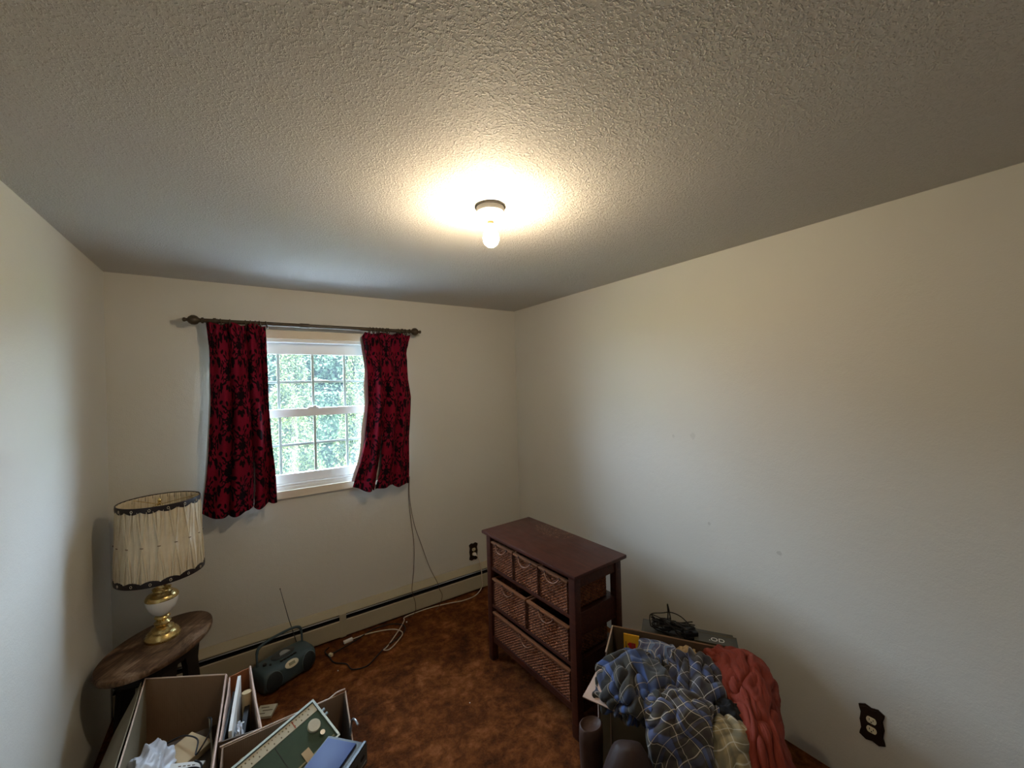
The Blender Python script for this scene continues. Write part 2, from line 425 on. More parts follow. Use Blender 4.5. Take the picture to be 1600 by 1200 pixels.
# ------------------------------------------------------------ the room
XL, XR, YB, YF, ZC = -.605, 2.154, 3.10, -.85, 2.44
WX0, WX1, WZ0, WZ1 = -.055, .945, 1.075, 2.115           # rough opening
struct(MB().box2((XL-.15, YF-.15, -.12), (XR+.15, YB+.16, 0)).build('floor', 'carpet'))
struct(MB().box2((XL-.15, YF-.15, ZC), (XR+.15, YB+.16, ZC+.15)).build('ceiling', 'ceiling'))
struct(MB().box2((XL-.15, YF-.15, 0), (XL, YB, ZC)).build('wall_left', 'wall_left'))
struct(MB().box2((XR, YF-.15, 0), (XR+.15, YB, ZC)).build('wall_right', 'wall_right'))
struct(MB().box2((XL, YF-.15, 0), (XR, YF, ZC)).build('wall_front', 'wall'))
wb = MB(); y0, y1 = YB, YB+.16
xs = [XL-.15, WX0, WX1, XR+.15]; zs = [0, WZ0, WZ1, ZC]
vs = []; idx = {}
for yy in (y0, y1):
    for j, z in enumerate(zs):
        for i, x in enumerate(xs): idx[(i, j, yy)] = len(vs); vs.append((x, yy, z))
fs = []
for yy in (y0, y1):
    for j in range(3):
        for i in range(3):
            if (i, j) == (1, 1): continue
            fs.append((idx[(i, j, yy)], idx[(i+1, j, yy)], idx[(i+1, j+1, yy)], idx[(i, j+1, yy)]))
for (a, b) in (((1, 1), (2, 1)), ((2, 1), (2, 2)), ((2, 2), (1, 2)), ((1, 2), (1, 1)), ((0,0),(1,0)),((1,0),(2,0)),((2,0),(3,0)),((0,3),(1,3)),((1,3),(2,3)),((2,3),(3,3)),((0,0),(0,1)),((0,1),(0,2)),((0,2),(0,3)),((3,0),(3,1)),((3,1),(3,2)),((3,2),(3,3))):
    fs.append((idx[a+(y0,)], idx[b+(y0,)], idx[b+(y1,)], idx[a+(y1,)]))
wb.add(vs, fs); struct(wb.build('wall_back', 'wall'))
# unseen overhang added above the window to cut off the high sky
struct(MB().box2((XL-.6, YB+.16, 2.5), (XR+.6, YB+.55, 2.62)).build('sky_blocker_eave', 'sky_blocker'))
# narrow shadow bead where the ceiling meets the back wall
# ------------------------------------------------------------ window
win = thing('window_1', '', '', (0, 0, 0)); del win['label']; del win['category']; struct(win)
def frame(mb, x0, x1, z0, z1, w, ya, yb, bev=.002, wb_=None, wt_=None):
    wb_ = wb_ or w; wt_ = wt_ or w
    mb.box2((x0, ya, z0), (x0+w, yb, z1), bev); mb.box2((x1-w, ya, z0), (x1, yb, z1), bev)
    mb.box2((x0+w, ya, z0), (x1-w, yb, z0+wb_), bev); mb.box2((x0+w, ya, z1-wt_), (x1-w, yb, z1), bev)
    return mb
# casing on the wall face (drywall return trimmed in cream wood), head taller
c = MB(); c.box2((WX0-.06, YB-.016, WZ0-.04), (WX0+.006, YB, WZ1+.045), .003); c.box2((WX1-.006, YB-.016, WZ0-.04), (WX1+.06, YB, WZ1+.045), .003)
c.box2((WX0+.006, YB-.016, WZ1-.012), (WX1-.006, YB, WZ1+.045), .003); c.box2((WX0+.006, YB-.022, WZ0-.04), (WX1-.006, YB, WZ0+.012), .003)
c.build('casing', 'cream_casing', win)
frame(MB(), WX0, WX1, WZ0, WZ1, .032, YB+.002, YB+.13).build('jamb', 'white_vinyl', win)
MB().box2((WX0+.032, YB+.01, WZ0+.032), (WX1-.032, YB+.125, WZ0+.046), .003).build('sill', 'white_vinyl', win)
ux0, ux1 = WX0+.034, WX1-.034
def sash(name, z0, z1, ya, yb, bot, top):
    sh = frame(MB(), ux0, ux1, z0, z1, .035, ya, yb, .003, bot, top).build(name, 'white_vinyl', win)
    gx0, gx1, gz0, gz1 = ux0+.035, ux1-.035, z0+bot, z1-top; ym = (ya+yb)/2
    MB().box2((gx0-.004, ym-.002, gz0-.004), (gx1+.004, ym+.002, gz1+.004)).build('glass_pane', 'glass', sh)
    for k in (1, 2, 3):
        x = gx0+(gx1-gx0)*k/4; MB().box2((x-.009, ym+.004, gz0), (x+.009, ym+.010, gz1), .002).build('muntin', 'white_vinyl', sh)
    z = (gz0+gz1)/2; MB().box2((gx0, ym+.0105, z-.009), (gx1, ym+.0155, z+.009), .002).build('muntin', 'white_vinyl', sh)
    return sh
sash('upper_sash', 1.585, 2.086, YB+.085, YB+.115, .035, .078)
lo = sash('lower_sash', WZ0+.047, 1.628, YB+.045, YB+.078, .062, .055)
k = MB().box2((.40, YB+.03, 1.628), (.47, YB+.07, 1.637), .003); k.box2((.43, YB+.022, 1.637), (.455, YB+.05, 1.646), .003); k.build('latch', 'white_vinyl', win)

# ------------------------------------------------------------ curtain rod with finials, brackets and rings
RY, RZ = 3.0, 2.185
rod = thing('curtain_rod', 'dark turned curtain rod with ball finials mounted over the window', 'curtain rod', (.465, YB, RZ))
MB().lathe([(.0125, -.63), (.0125, .63)], 20, (0, RY-YB, 0), axis='x').build('pole', 'rod', rod, 40)
MB().lathe([(.0145, -.03), (.0155, -.02), (.0155, .02), (.0145, .03)], 20, (-.09, RY-YB, 0), axis='x').build('sleeve', 'rod', rod, 40)
for sgn in (-1, 1):
    pr = [(.012, 0), (.018, .004), (.018, .012), (.011, .018), (.014, .024), (.024, .033), (.029, .046), (.028, .060), (.019, .073), (.010, .079), (.009, .084), (.013, .090), (.012, .098), (.004, .102)]
    MB().lathe([(r, sgn*(.625+x)) for r, x in pr], 24, (0, RY-YB, 0), axis='x').build('finial', 'rod', rod, 50)
    bx = sgn*.575
    b = MB(); b.box((bx, -.006, -.01), (.03, .012, .075), None, .003); b.tube([(bx, -.006, -.02), (bx, -.05, -.028), (bx, RY-YB, -.018)], .007, 8)
    b.lathe([(.018, -.007), (.018, .007)], 16, (bx, RY-YB, 0), axis='x'); b.build('bracket', 'rod', rod, 40)
rndr = random.Random(3)
def ring(x, tilt):
    n = 26; P = []
    for i in range(n):
        a = 2*PI*i/n; y = .021*math.cos(a); z = .021*math.sin(a) - .0075
        P.append((x + z*math.tan(tilt), RY-YB + y, z))
    mb = MB(); mb.tube(P, .0036, 8, closed=True)
    e = [(x - .029*math.tan(tilt)+0, RY-YB+.005*math.cos(2*PI*i/12), -.0335+.005*math.sin(2*PI*i/12)) for i in range(12)]
    mb.tube(e, .0013, 6, closed=True); return mb
for x in (-.575+.03, -.50, -.42, -.395, -.37, -.345, -.31): ring(x, rndr.uniform(-.25, .25)).build('ring', 'rod', rod, 60)
for x in (.335, .36, .385, .405, .43, .455, .47, .545, .60): ring(x, rndr.uniform(-.25, .25)).build('ring', 'rod', rod, 60)

# ------------------------------------------------------------ curtains
def damask(U, V):
    """U,V in metres on the cloth -> 0..1 black flock mask"""
    k_ = 1.0; tw, th = .165, .30; U = U+.004*np.sin(V*40)+.003*np.sin(U*55+V*9)
    x = U/tw; V = V + .5*th*(np.floor(x) % 2)
    def motif(x, y):
        x = np.abs((x % 1)-.5)*2*(tw/2); y = (y % 1)*th-th/2           # mirrored, metres
        m = np.zeros_like(x)
        def blob(cx, cy, a, b, ang, f=1.0):
            a = a*1.3; b = b*1.45; c_, s_ = math.cos(ang), math.sin(ang); p = (x-cx)*c_+(y-cy)*s_; q = -(x-cx)*s_+(y-cy)*c_
            return ((p/a)**2+(q/b)**2 < 1)*f
        def arc(cx, cy, r, w, a0, a1):
            w = w*1.35; d = np.hypot(x-cx, y-cy); a = np.arctan2(y-cy, x-cx) % (2*PI); a0 %= 2*PI; a1 %= 2*PI
            inside = (a > a0) & (a < a1) if a0 < a1 else (a > a0) | (a < a1)
            return (np.abs(d-r) < w) & inside
        P = [blob(0, 0, .012, .024, 0), blob(.014, .012, .012, .006, .8), blob(.014, -.010, .012, .006, -.8), blob(.022, .0, .012, .005, 0),
             blob(0, .042, .008, .016, 0), blob(.012, .040, .011, .005, 1.0), blob(0, -.040, .007, .014, 0), blob(.012, -.036, .011, .005, -.9),
             arc(.034, .028, .019, .0035, 3.6, 1.2), arc(.040, -.030, .020, .0035, 5.2, 3.0), blob(.052, .045, .013, .005, .7), blob(.058, -.050, .013, .005, -.7),
             arc(.030, .060, .010, .003, 2.2, .6), arc(.028, -.062, .010, .003, 5.8, 4.2), blob(.046, .010, .010, .004, 2.2), blob(.050, -.010, .010, .004, -2.2),
             arc(.0, .085, .030, .0035, 4.3, 5.9), blob(.036, .078, .014, .005, .4), blob(.018, .100, .014, .006, 1.2), blob(0, .112, .010, .014, 0),
             arc(.0, -.090, .030, .0035, .4, 1.9), blob(.036, -.086, .014, .005, -.5), blob(.018, -.104, .013, .005, -1.2),
             blob(.066, .095, .013, .018, 0), blob(.070, .120, .008, .012, .3), blob(.062, -.112, .014, .008, .5), blob(.074, 0, .006, .016, 0), blob(.074, -.03, .006, .01, .2)]
        for p in P: m = np.maximum(m, p)
        return m
    return np.clip(motif(x, V/th), 0, 1)

def curtain(name, label, edgeL, edgeR, zt, zb, folds, amp, seed, group, slit=None, yoff=0):
    """edgeL/edgeR: functions of t (0 top,1 bottom) -> x; hangs at the rod with pleats"""
    nu, nv = 220, 300; rs = np.random.RandomState(int(seed))
    u = np.linspace(0, 1, nu)[None, :].repeat(nv, 0); v = np.linspace(0, 1, nv)[:, None].repeat(nu, 1)
    xl = np.interp(v, *edgeL); xr = np.interp(v, *edgeR)
    phw = .35*np.sin(2.1*v*PI+seed)+.25*np.sin(5*v+1.3*seed)*v
    uw = u + .035*np.sin(2*PI*u*2.3+seed)*(.4+v*.6) + .012*np.sin(2*PI*(u*5.1+v*1.3))
    A = amp*(.35+.65*np.clip(v*2.2, 0, 1))*(.75+.5*np.sin(3.1*u*PI+seed)**2)
    y = A*np.sin(2*PI*folds*uw+phw) + .35*A*np.sin(2*PI*folds*2.07*uw+2*phw+1)
    # pinch pleats in the heading
    head = np.exp(-((v-.045)/.05)**2)
    y += head*.010*np.sin(2*PI*folds*2.6*u) + .0035*np.sin(37*u+21*v)*np.exp(-v*7) + .006*np.sin(60*v+9*np.sin(7*u))*np.exp(-((v-.1)/.07)**2)
    y += .004*np.sin(11*v+6*u*PI+seed) 
    x = xl+(xr-xl)*(u + .35*A/np.maximum(xr-xl, .1)*np.cos(2*PI*folds*uw+phw))
    z = zt + (np.interp(u, *zb)-zt)*v + .006*np.sin(2*PI*folds*uw+phw)*v + .008*np.sin(17*u+seed)*(1-v)**8
    Y = RY - .012 + y + yoff
    cloth_w = .95 if folds > 4 else .8
    dm = damask(u*cloth_w + .013*seed, v*abs(zt-1.03)+.02*seed)
    me = bpy.data.meshes.new(name)
    vs = np.stack([x, Y, z], -1).reshape(-1, 3)
    I = np.arange(nu*nv).reshape(nv, nu)
    F_ = np.stack([I[:-1, :-1], I[:-1, 1:], I[1:, 1:], I[1:, :-1]], -1).reshape(-1, 4)
    if slit:
        uc, v0 = slit
        fu = u[:-1, :-1].reshape(-1); fv = v[:-1, :-1].reshape(-1)
        F_ = F_[~((np.abs(fu-uc-.01*np.sin(fv*9)) < .020*np.clip((fv-v0)/.12, 0, 1)*np.clip((1.0-fv)/.1, .35, 1)) & (fv > v0))]
    me.from_pydata(vs.tolist(), [], F_.tolist()); me.update()
    ca = me.color_attributes.new('damask', 'FLOAT_COLOR', 'POINT')
    c_ = np.ones((nu*nv, 4), np.float32); c_[:, :3] = dm.reshape(-1, 1); ca.data.foreach_set('color', c_.ravel())
    uvl = me.uv_layers.new(name='UVMap'); li = np.zeros(len(me.loops), np.int32); me.loops.foreach_get('vertex_index', li)
    U2 = np.stack([u.reshape(-1)*cloth_w, v.reshape(-1)], -1)[li]; uvl.data.foreach_set('uv', U2.astype(np.float32).ravel())
    me.polygons.foreach_set('use_smooth', [True]*len(me.polygons))
    me.materials.append(M['damask']); me.materials.append(M['lining'])
    root = thing(name, label, 'curtain', (float(x[0].mean()), RY, zt), 0, group)
    o = bpy.data.objects.new('velvet_panel', me); COL.objects.link(o); o.parent = root
    o.location = (-root.location.x, -root.location.y, -root.location.z)
    md = o.modifiers.new('thick', 'SOLIDIFY'); md.thickness = .0022; md.offset = 0
    # lining hangs behind the velvet and shows at the window edge
    lu, lv = 60, 60
    uu = np.linspace(0, 1, lu); vv = np.linspace(.02, .965, lv)
    mb = MB(); g = []
    side = -1 if 'right' in label else 1
    for b in vv:
        a0 = float(np.interp(b, *edgeL)); a1 = float(np.interp(b, *edgeR))
        if side < 0: a0 -= .010*b+.004*math.sin(b*22)
        for a in uu:
            g.append((a0+(a1-a0)*a*(.97), RY+.042+.008*math.sin(folds*2*PI*a*.5+b*3)+yoff*.3, zt+(float(np.interp(a, *zb))-zt)*b))
    fs_ = [(j*lu+i, j*lu+i+1, (j+1)*lu+i+1, (j+1)*lu+i) for j in range(lv-1) for i in range(lu-1)]
    mb.add(g, fs_); l = mb.build('lining', 'lining', root, 80); l.location = o.location
    return root
curtain('curtain', 'longer red and black damask curtain at the left of the window, above the lamp',
        ([0, .15, .4, .7, 1], [-.155, -.142, -.148, -.168, -.196]), ([0, .2, .5, .8, 1], [.152, .156, .172, .188, .190]), 2.172,
        ([0, .1, .35, .6, .68, .8, 1], [1.035, 1.018, 1.006, 1.012, 1.03, 1.03, 1.058]), 3.6, .030, 1.0, 'red damask curtains on the dark rod', slit=(.70, .66))
curtain('curtain', 'shorter red and black damask curtain at the right of the window, flaring at its hem',
        ([0, .03, .1, .25, .45, .7, .85, 1], [.765, .742, .752, .768, .765, .738, .708, .655]), ([0, .1, .3, .42, .7, 1], [1.105, 1.075, 1.08, 1.098, 1.082, 1.074]), 2.158,
        ([0, .12, .36, .40, .6, .8, 1], [1.052, 1.036, 1.008, 1.03, 1.03, 1.016, 1.018]), 3.4, .024, 2.0, 'red damask curtains on the dark rod', slit=(.37, .6))

# ------------------------------------------------------------ bare bulb fixture on the ceiling
lf = thing('ceiling_light', 'bare glowing bulb in a round white porcelain ceiling holder', 'ceiling light', (.815, 1.315, ZC))
MB().lathe([(.058, 0), (.058, -.006)], 40).build('gasket', 'smoked_plastic', lf, 40)
b = MB(); b.lathe([(.054, -.006), (.054, -.020), (.051, -.025), (.034, -.030), (.026, -.036), (.0215, -.046), (.021, -.056), (.019, -.058)], 40); b.build('holder', 'porcelain_white', lf, 40)
for a in (2.9, -.2): MB().lathe([(.003, -.024), (.004, -.0275), (.002, -.029)], 10, (.042*math.cos(a), .042*math.sin(a), 0)).build('screw', 'steel', lf, 40)
MB().lathe([(.0135, -.052), (.0135, -.070)], 20).build('screw_cap', 'brass', lf, 40)
bl = MB(); bl.lathe([(.0125, -.066), (.0150, -.074), (.0215, -.090), (.028, -.104), (.0305, -.118), (.030, -.130), (.025, -.143), (.015, -.152), (.004, -.155)], 28); bl.build('bulb', 'bulb', lf, 180)

# ------------------------------------------------------------ baseboard heater
ht = thing('baseboard_heater', 'long cream baseboard heater with a dark slot along the window wall', 'heater', (.78, YB, 0))
hx0, hx1 = XL-.78+.005, XR-.78-.005
def hprof(x0, x1, prof):
    return MB().prism([(y, z) for y, z in prof], x1-x0, lambda a, b_, c_: (x0+c_, a, b_))
hprof(hx0, hx1, [(0, .205), (-.010, .205), (-.030, .190), (-.056, .172), (-.056, .166), (-.028, .184), (-.006, .192), (0, .192)]).build('top_cap', 'heater_cream', ht)
hprof(hx0, hx1, [(-.004, .19), (-.004, .01), (-.012, .01), (-.012, .19)]).build('back_plate', 'heater_dark', ht)
hprof(hx0, hx1, [(-.046, .157), (-.049, .152), (-.048, .150), (-.045, .155)]).build('damper_blade', 'steel', ht)
hprof(hx0, hx1, [(-.046, .125), (-.02, .125), (-.02, .02), (-.046, .02)]).build('fin_element', 'heater_dark', ht)
segs = [hx0, .60-.78-.02, XR-.78-.005]
for a, b_ in zip(segs[:-1], segs[1:]):
    hprof(a+.002, b_-.002, [(-.052, .122), (-.058, .129), (-.062, .124), (-.062, .018), (-.056, .012), (-.052, .018)]).build('front_panel', 'heater_cream', ht)
sp = .573-.78
hprof(sp-.022, sp+.022, [(-.002, .2065), (-.014, .2065), (-.034, .191), (-.0645, .172), (-.0645, .125), (-.0625, .125), (-.0625, .168), (-.030, .188), (-.002, .200)]).build('splice_cover', 'heater_cream', ht)
hprof(sp-.020, sp+.020, [(-.0625, .13), (-.0645, .13), (-.0645, .012), (-.0625, .012)]).build('splice_plate', 'heater_cream', ht)

# ------------------------------------------------------------ outlets
def outlet(label, c, axis):
    o = thing('wall_outlet', label, 'outlet', c)
    if axis == 'y': fr = lambda x, z, d: (x, -d, z)
    else: fr = lambda x, z, d: (-d, -x, z)
    # scalloped plate outline
    hw, hh = .042, .066
    pts = []
    def q(x, z): pts.append((x, z))
    for i in range(9): a = i/8; q(-hw+2*hw*a, hh + .006*math.sin(a*PI) - .004*math.cos(a*PI*4) )
    for i in range(1, 8): a = i/8; q(hw - .005*math.sin(a*PI)**1 + .003*math.cos(a*PI*4), hh-2*hh*a)
    for i in range(9): a = i/8; q(hw-2*hw*a, -hh - .006*math.sin(a*PI) + .004*math.cos(a*PI*4))
    for i in range(1, 8): a = i/8; q(-hw + .005*math.sin(a*PI) - .003*math.cos(a*PI*4), -hh+2*hh*a)
    mb = MB(); mb.prism(pts, .005, fr); inner = [(x*.86, z*.9) for x, z in pts]; mb.prism(inner, .008, fr); mb.build('plate', 'outlet_brown', o)
    for s_ in (-1, 1):
        cz = s_*.0195
        rc = [(.0165*math.cos(2*PI*i/24), cz+max(-.0125, min(.0125, .0165*math.sin(2*PI*i/24)))) for i in range(24)]
        r = MB().prism(rc, .0105, fr).build('receptacle', 'ivory_plastic', o)
        for dx, dz, w, h_ in ((-.0062, .003, .0022, .008), (.0062, .003, .0022, .0065), (0, -.0065, .0045, .0045)):
            MB().prism([(dx-w/2, cz+dz-h_/2), (dx+w/2, cz+dz-h_/2), (dx+w/2, cz+dz+h_/2), (dx-w/2, cz+dz+h_/2)], .0112, fr).build('slot', 'slot', r)
    MB().prism([(.003*math.cos(2*PI*i/10), .003*math.sin(2*PI*i/10)) for i in range(10)], .0095, fr).build('screw', 'brass', o)
    return o
outlet('dark brown wall outlet under the window wall, with a cord plugged into it', (1.655, YB, .318), 'y')
outlet('dark brown scalloped wall outlet, both sockets empty, on the right wall', (XR, .567, .298), 'x')
# white extension cord: plug, drop to the floor, run along the heater
wc = thing('extension_cord', 'white extension cord running from the outlet along the heater and looping on the carpet', 'cord', (1.655, 3.05, 0))
P = [(1.662, 3.066, .300), (1.668, 3.048, .285), (1.69, 3.035, .20), (1.692, 3.028, .10), (1.685, 3.018, .035), (1.60, 2.975, .007), (1.48, 2.965, .006), (1.36, 3.0, .006), (1.20, 3.03, .006), (1.02, 3.026, .006), (.99, 2.98, .006), (.93, 2.90, .006), (.80, 2.76, .006), (.765, 2.735, .006),
     (.80, 2.715, .008), (.88, 2.77, .013), (.93, 2.84, .007), (.90, 2.90, .013), (.82, 2.955, .007), (.70, 2.985, .006), (.60, 2.98, .006)]
mb = MB(); mb.tube([(x-1.655, y-3.05, z) for x, y, z in smoothpath(P, 8)], .0036, 8); mb.build('cable', 'white_wire', wc, 60)
mb = MB(); mb.box((.003, .030, .299), (.022, .022, .022), None, .004); mb.tube([(.006, .022, .298), (.009, .006, .292)], [.008, .005], 10); mb.build('plug', 'white_plastic', wc, 40)
mb = MB(); mb.box((-.083-1.0+.02, -.072, .009), (.062, .024, .017), .12, .005); mb.build('socket_block', 'white_plastic', wc, 40)
bc = thing('black_extension_lead', 'black power cord curling on the carpet in front of the heater', 'cord', (.6, 2.85, 0))
P = [(.47, 2.985, .006), (.44, 2.95, .006), (.455, 2.87, .006), (.47, 2.80, .006), (.53, 2.74, .006), (.55, 2.665, .006), (.63, 2.64, .006), (.70, 2.69, .006), (.79, 2.76, .006), (.88, 2.80, .006), (.955, 2.86, .006), (.965, 2.93, .006), (.90, 2.995, .006), (.78, 3.012, .006), (.66, 2.965, .006), (.54, 2.92, .006), (.47, 2.90, .006)]
MB().tube([(x-.6, y-2.85, z) for x, y, z in smoothpath(P, 8)], .004, 8).build('cable', 'black_wire', bc, 60)
MB().box((-.135, .035, .012), (.018, .026, .018), .6, .004).build('plug', 'ivory_plastic', bc)

# thin wires hanging from behind the right curtain down past the heater
def wire(label, P, r, mat):
    o = MB().tube(smoothpath([Vector(p)-Vector(P[-1]) for p in P], 8), r, 6).build('hanging_wire', mat, None, 60)
    o.location = P[-1]; tag(o, label, 'wire', 'thin wires below the right curtain'); return o
wire('thin brown wire hanging from the right curtain, left one of the pair', [(1.083, 3.055, 1.06), (1.085, 3.08, .9), (1.10, 3.085, .72), (1.12, 3.085, .52), (1.105, 3.06, .34), (1.075, 3.03, .20), (1.085, 3.03, .14), (1.10, 3.028, .07), (1.085, 3.02, .008), (1.0, 3.012, .006)], .0022, 'brown_wire')
wire('thin brown wire hanging from the right curtain, bowing out to the right', [(1.088, 3.055, 1.06), (1.092, 3.08, .9), (1.125, 3.085, .68), (1.18, 3.085, .50), (1.235, 3.06, .31), (1.285, 3.03, .185), (1.30, 3.028, .13), (1.32, 3.02, .07), (1.28, 3.0, .008), (1.24, 2.97, .006)], .0022, 'brown_wire')
# specks on the carpet
for i, (x, y, s_) in enumerate([(1.0, 2.955, .012), (.475, 2.712, .007), (1.02, 2.0, .006)]):
    bm = bmesh.new(); bmesh.ops.create_icosphere(bm, subdivisions=1, radius=s_/2)
    rr = random.Random(i)
    for v in bm.verts: v.co *= rr.uniform(.75, 1.2)
    me = bpy.data.meshes.new('plaster_crumb'); bm.to_mesh(me); bm.free(); me.materials.append(M['crumb'])
    o = bpy.data.objects.new('plaster_crumb', me); COL.objects.link(o); o.location = (x, y, s_*.42)
    tag(o, ['white crumb on the carpet close to the heater, below the thin wires', 'white crumb on the carpet to the right of the boombox', 'tiny white crumb on the carpet in front of the dresser'][i], 'crumb')

# ------------------------------------------------------------ wicker drawer dresser
DR = math.radians(2.6)
dr = thing('wicker_dresser', 'dark reddish brown wooden dresser with six wicker basket drawers', 'dresser', (1.495, 1.87, 0), DR)
DW, DL, DH = .355, .785, .80          # depth (x), length (y), height to the underside of the top
MB().box((0, 0, .811), (.397, .835, .020), None, .006).build('top', 'dresser_top', dr, 30)
lw = .042
for sx in (-1, 1):
    for sy in (-1, 1):
        MB().box((sx*(DW-lw)/2, sy*(DL-lw)/2, .40), (lw, lw, .80), None, .003).build('leg', 'dresser_wood', dr, 30)
xi, yi = (DW-lw)/2, (DL-lw)/2
for sx in (-1, 1):
    MB().box((sx*xi, 0, .790), (.024, DL-2*lw, .020), None, .002).build('top_rail', 'dresser_wood', dr)
    MB().box((sx*xi, 0, .135), (.024, DL-2*lw, .034), None, .002).build('bottom_rail', 'dresser_wood', dr)
for sy in (-1, 1):
    for z, h_ in ((.766, .066), (.548, .118), (.335, .085), (.135, .05)):
        MB().box((0, sy*yi, z), (DW-2*lw, .020, h_), None, .002).build('side_rail', 'dresser_wood', dr)
for z in (.588, .352, .150):
    MB().box((-.004, 0, z), (DW-.008, DL-.02-2*.0, .018) if False else (DW-.02, DL-.045, .018), None, .003).build('shelf', 'dresser_wood', dr)
def weave(face_w, h_, mb_w, mb_s, fr, pitch=.0075, stake=.011, seed=0):
    """woven face: width along a, height up; fr(a, z, d)->point with d outward"""
    ns = max(2, int(face_w/stake)); nr = int(h_/pitch); rr = random.Random(seed)
    for k in range(ns+1):
        a = face_w*k/ns; mb_s.tube([fr(a, 0, 0), fr(a, h_, 0)], .0022, 5, False)
    for j in range(nr):
        z = pitch*(j+.5); pts = []
        for k in range(ns*2+1):
            a = face_w*k/(ns*2); ph = (k//2 + j) % 2
            d = (.0034 if ph else -.0034) if k % 2 == 0 else 0
            pts.append(fr(a, z+rr.uniform(-.0005, .0005), d))
        mb_w.tube(pts, pitch*.46, 4, False)
def drawer(y0, y1, z0, z1, seed):
    w = y1-y0; h_ = z1-z0; x0 = -DW/2+.006; x1 = DW/2-.060
    root = MB(); stk = MB(); ti = .010
    weave(w, h_, root, stk, lambda a, z, d: (x0+ti-.004-d-.0, y0+a, z0+z), seed=seed)
    weave(x1-x0, h_, root, stk, lambda a, z, d: (x0+a, y0+.004-d, z0+z), seed=seed+1)
    weave(x1-x0, h_, root, stk, lambda a, z, d: (x0+a, y1-.004+d, z0+z), seed=seed+2)
    d_ = root.build('basket_drawer', 'wicker', dr)
    stk.build('stakes', 'wicker_dark', d_)['kind'] = 'stuff'
    MB().box2((x0+.012, y0+.006, z0), (x1, y1-.006, z0+.008)).build('basket_bottom', 'wicker_dark', d_)
    MB().box2((x1-.006, y0+.006, z0), (x1, y1-.006, z1)).build('basket_back', 'wicker_dark', d_)
    r = frame(MB(), 0, 1, 0, 1, .1, 0, 1); r = MB()
    r.box2((x0-.006, y0-.003, z1), (x0+.014, y1+.003, z1+.013), .004); r.box2((x1-.012, y0-.003, z1), (x1, y1+.003, z1+.013), .004)
    r.box2((x0+.014, y0-.003, z1), (x1-.012, y0+.011, z1+.013), .004); r.box2((x0+.014, y1-.011, z1), (x1-.012, y1+.003, z1+.013), .004)
    r.build('rim', 'basket_rim', d_, 30)
    yc = (y0+y1)/2; hw = min(.055, w*.28)
    P = [(x0-.004, yc-hw, z1+.004), (x0-.012, yc-hw*.85, z1-.012), (x0-.017, yc-hw*.4, z1-.028), (x0-.018, yc, z1-.031), (x0-.017, yc+hw*.4, z1-.028), (x0-.012, yc+hw*.85, z1-.012), (x0-.004, yc+hw, z1+.004)]
    MB().tube(smoothpath(P, 5), .0042, 7).build('handle', 'basket_rim', d_, 60)
    for s_ in (-1, 1): MB().lathe([(.006, -.004), (.007, 0), (.006, .004)], 8, (x0-.006, yc+s_*hw, z1+.004), axis='x').build('handle_knot', 'wicker_dark', d_)
ya, yb = -DL/2+lw+.006, DL/2-lw-.006
L3 = (yb-ya)
for i in range(3):
    a = ya+L3*i/3+.006; b_ = ya+L3*(i+1)/3-.006
    drawer(a, b_, .600, .752, 10+i)
for i in range(2):
    a = ya+L3*i/2+.008; b_ = ya+L3*(i+1)/2-.008
    drawer(a, b_, .364, .520, 20+i)
drawer(ya+.004, yb-.004, .162, .305, 30)

# ------------------------------------------------------------ oval end table
TZ = .5; TA = math.radians(60)
tb = thing('end_table', 'worn oval wooden end table with dark legs in the window corner', 'table', (-.362, 2.715, 0), TA)
a_, b_ = .288, .187
def oval(n, k=1.0): return [(a_*k*math.cos(2*PI*i/n), b_*k*math.sin(2*PI*i/n)) for i in range(n)]
mb = MB(); prof = [(.955, TZ-.030), (.985, TZ-.026), (1.0, TZ-.016), (.995, TZ-.006), (.975, TZ)]
n = 64
for k_, z in prof: mb.v += [(x, y, z) for x, y in oval(n, k_)]
for i in range(len(prof)-1): mb.f += [(i*n+j, i*n+(j+1) % n, (i+1)*n+(j+1) % n, (i+1)*n+j) for j in range(n)]
mb.f += [tuple(range(n))[::-1], tuple((len(prof)-1)*n+j for j in range(n))]
mb.build('top', 'table_wood', tb, 35)
mb = MB(); mb.add([(x, y, z) for z in (TZ-.085, TZ-.030) for x, y in oval(48, .74)], [(j, (j+1) % 48, 48+(j+1) % 48, 48+j) for j in range(48)]+[tuple(range(48))]); mb.build('apron', 'table_dark', tb, 40)
for sx in (-1, 1):
    for sy in (-1, 1):
        mb = MB(); mb.prism([(0, 0), (.05, 0), (.046, .20), (.036, .34), (.05, .4605), (-.03, .4605), (-.012, .34), (-.004, .18)], .028, lambda x, y, z, sx=sx, sy=sy: (sx*(.058+x*1.6), sy*.095+ (z-.014), y))
        mb.build('leg', 'table_dark', tb)
mb = MB(); mb.add([(x, y, z) for z in (.13, .148) for x, y in oval(48, .66)], [(j, (j+1) % 48, 48+(j+1) % 48, 48+j) for j in range(48)]+[tuple(range(48)), tuple(range(48, 96))]); mb.build('lower_shelf', 'table_dark', tb, 40)

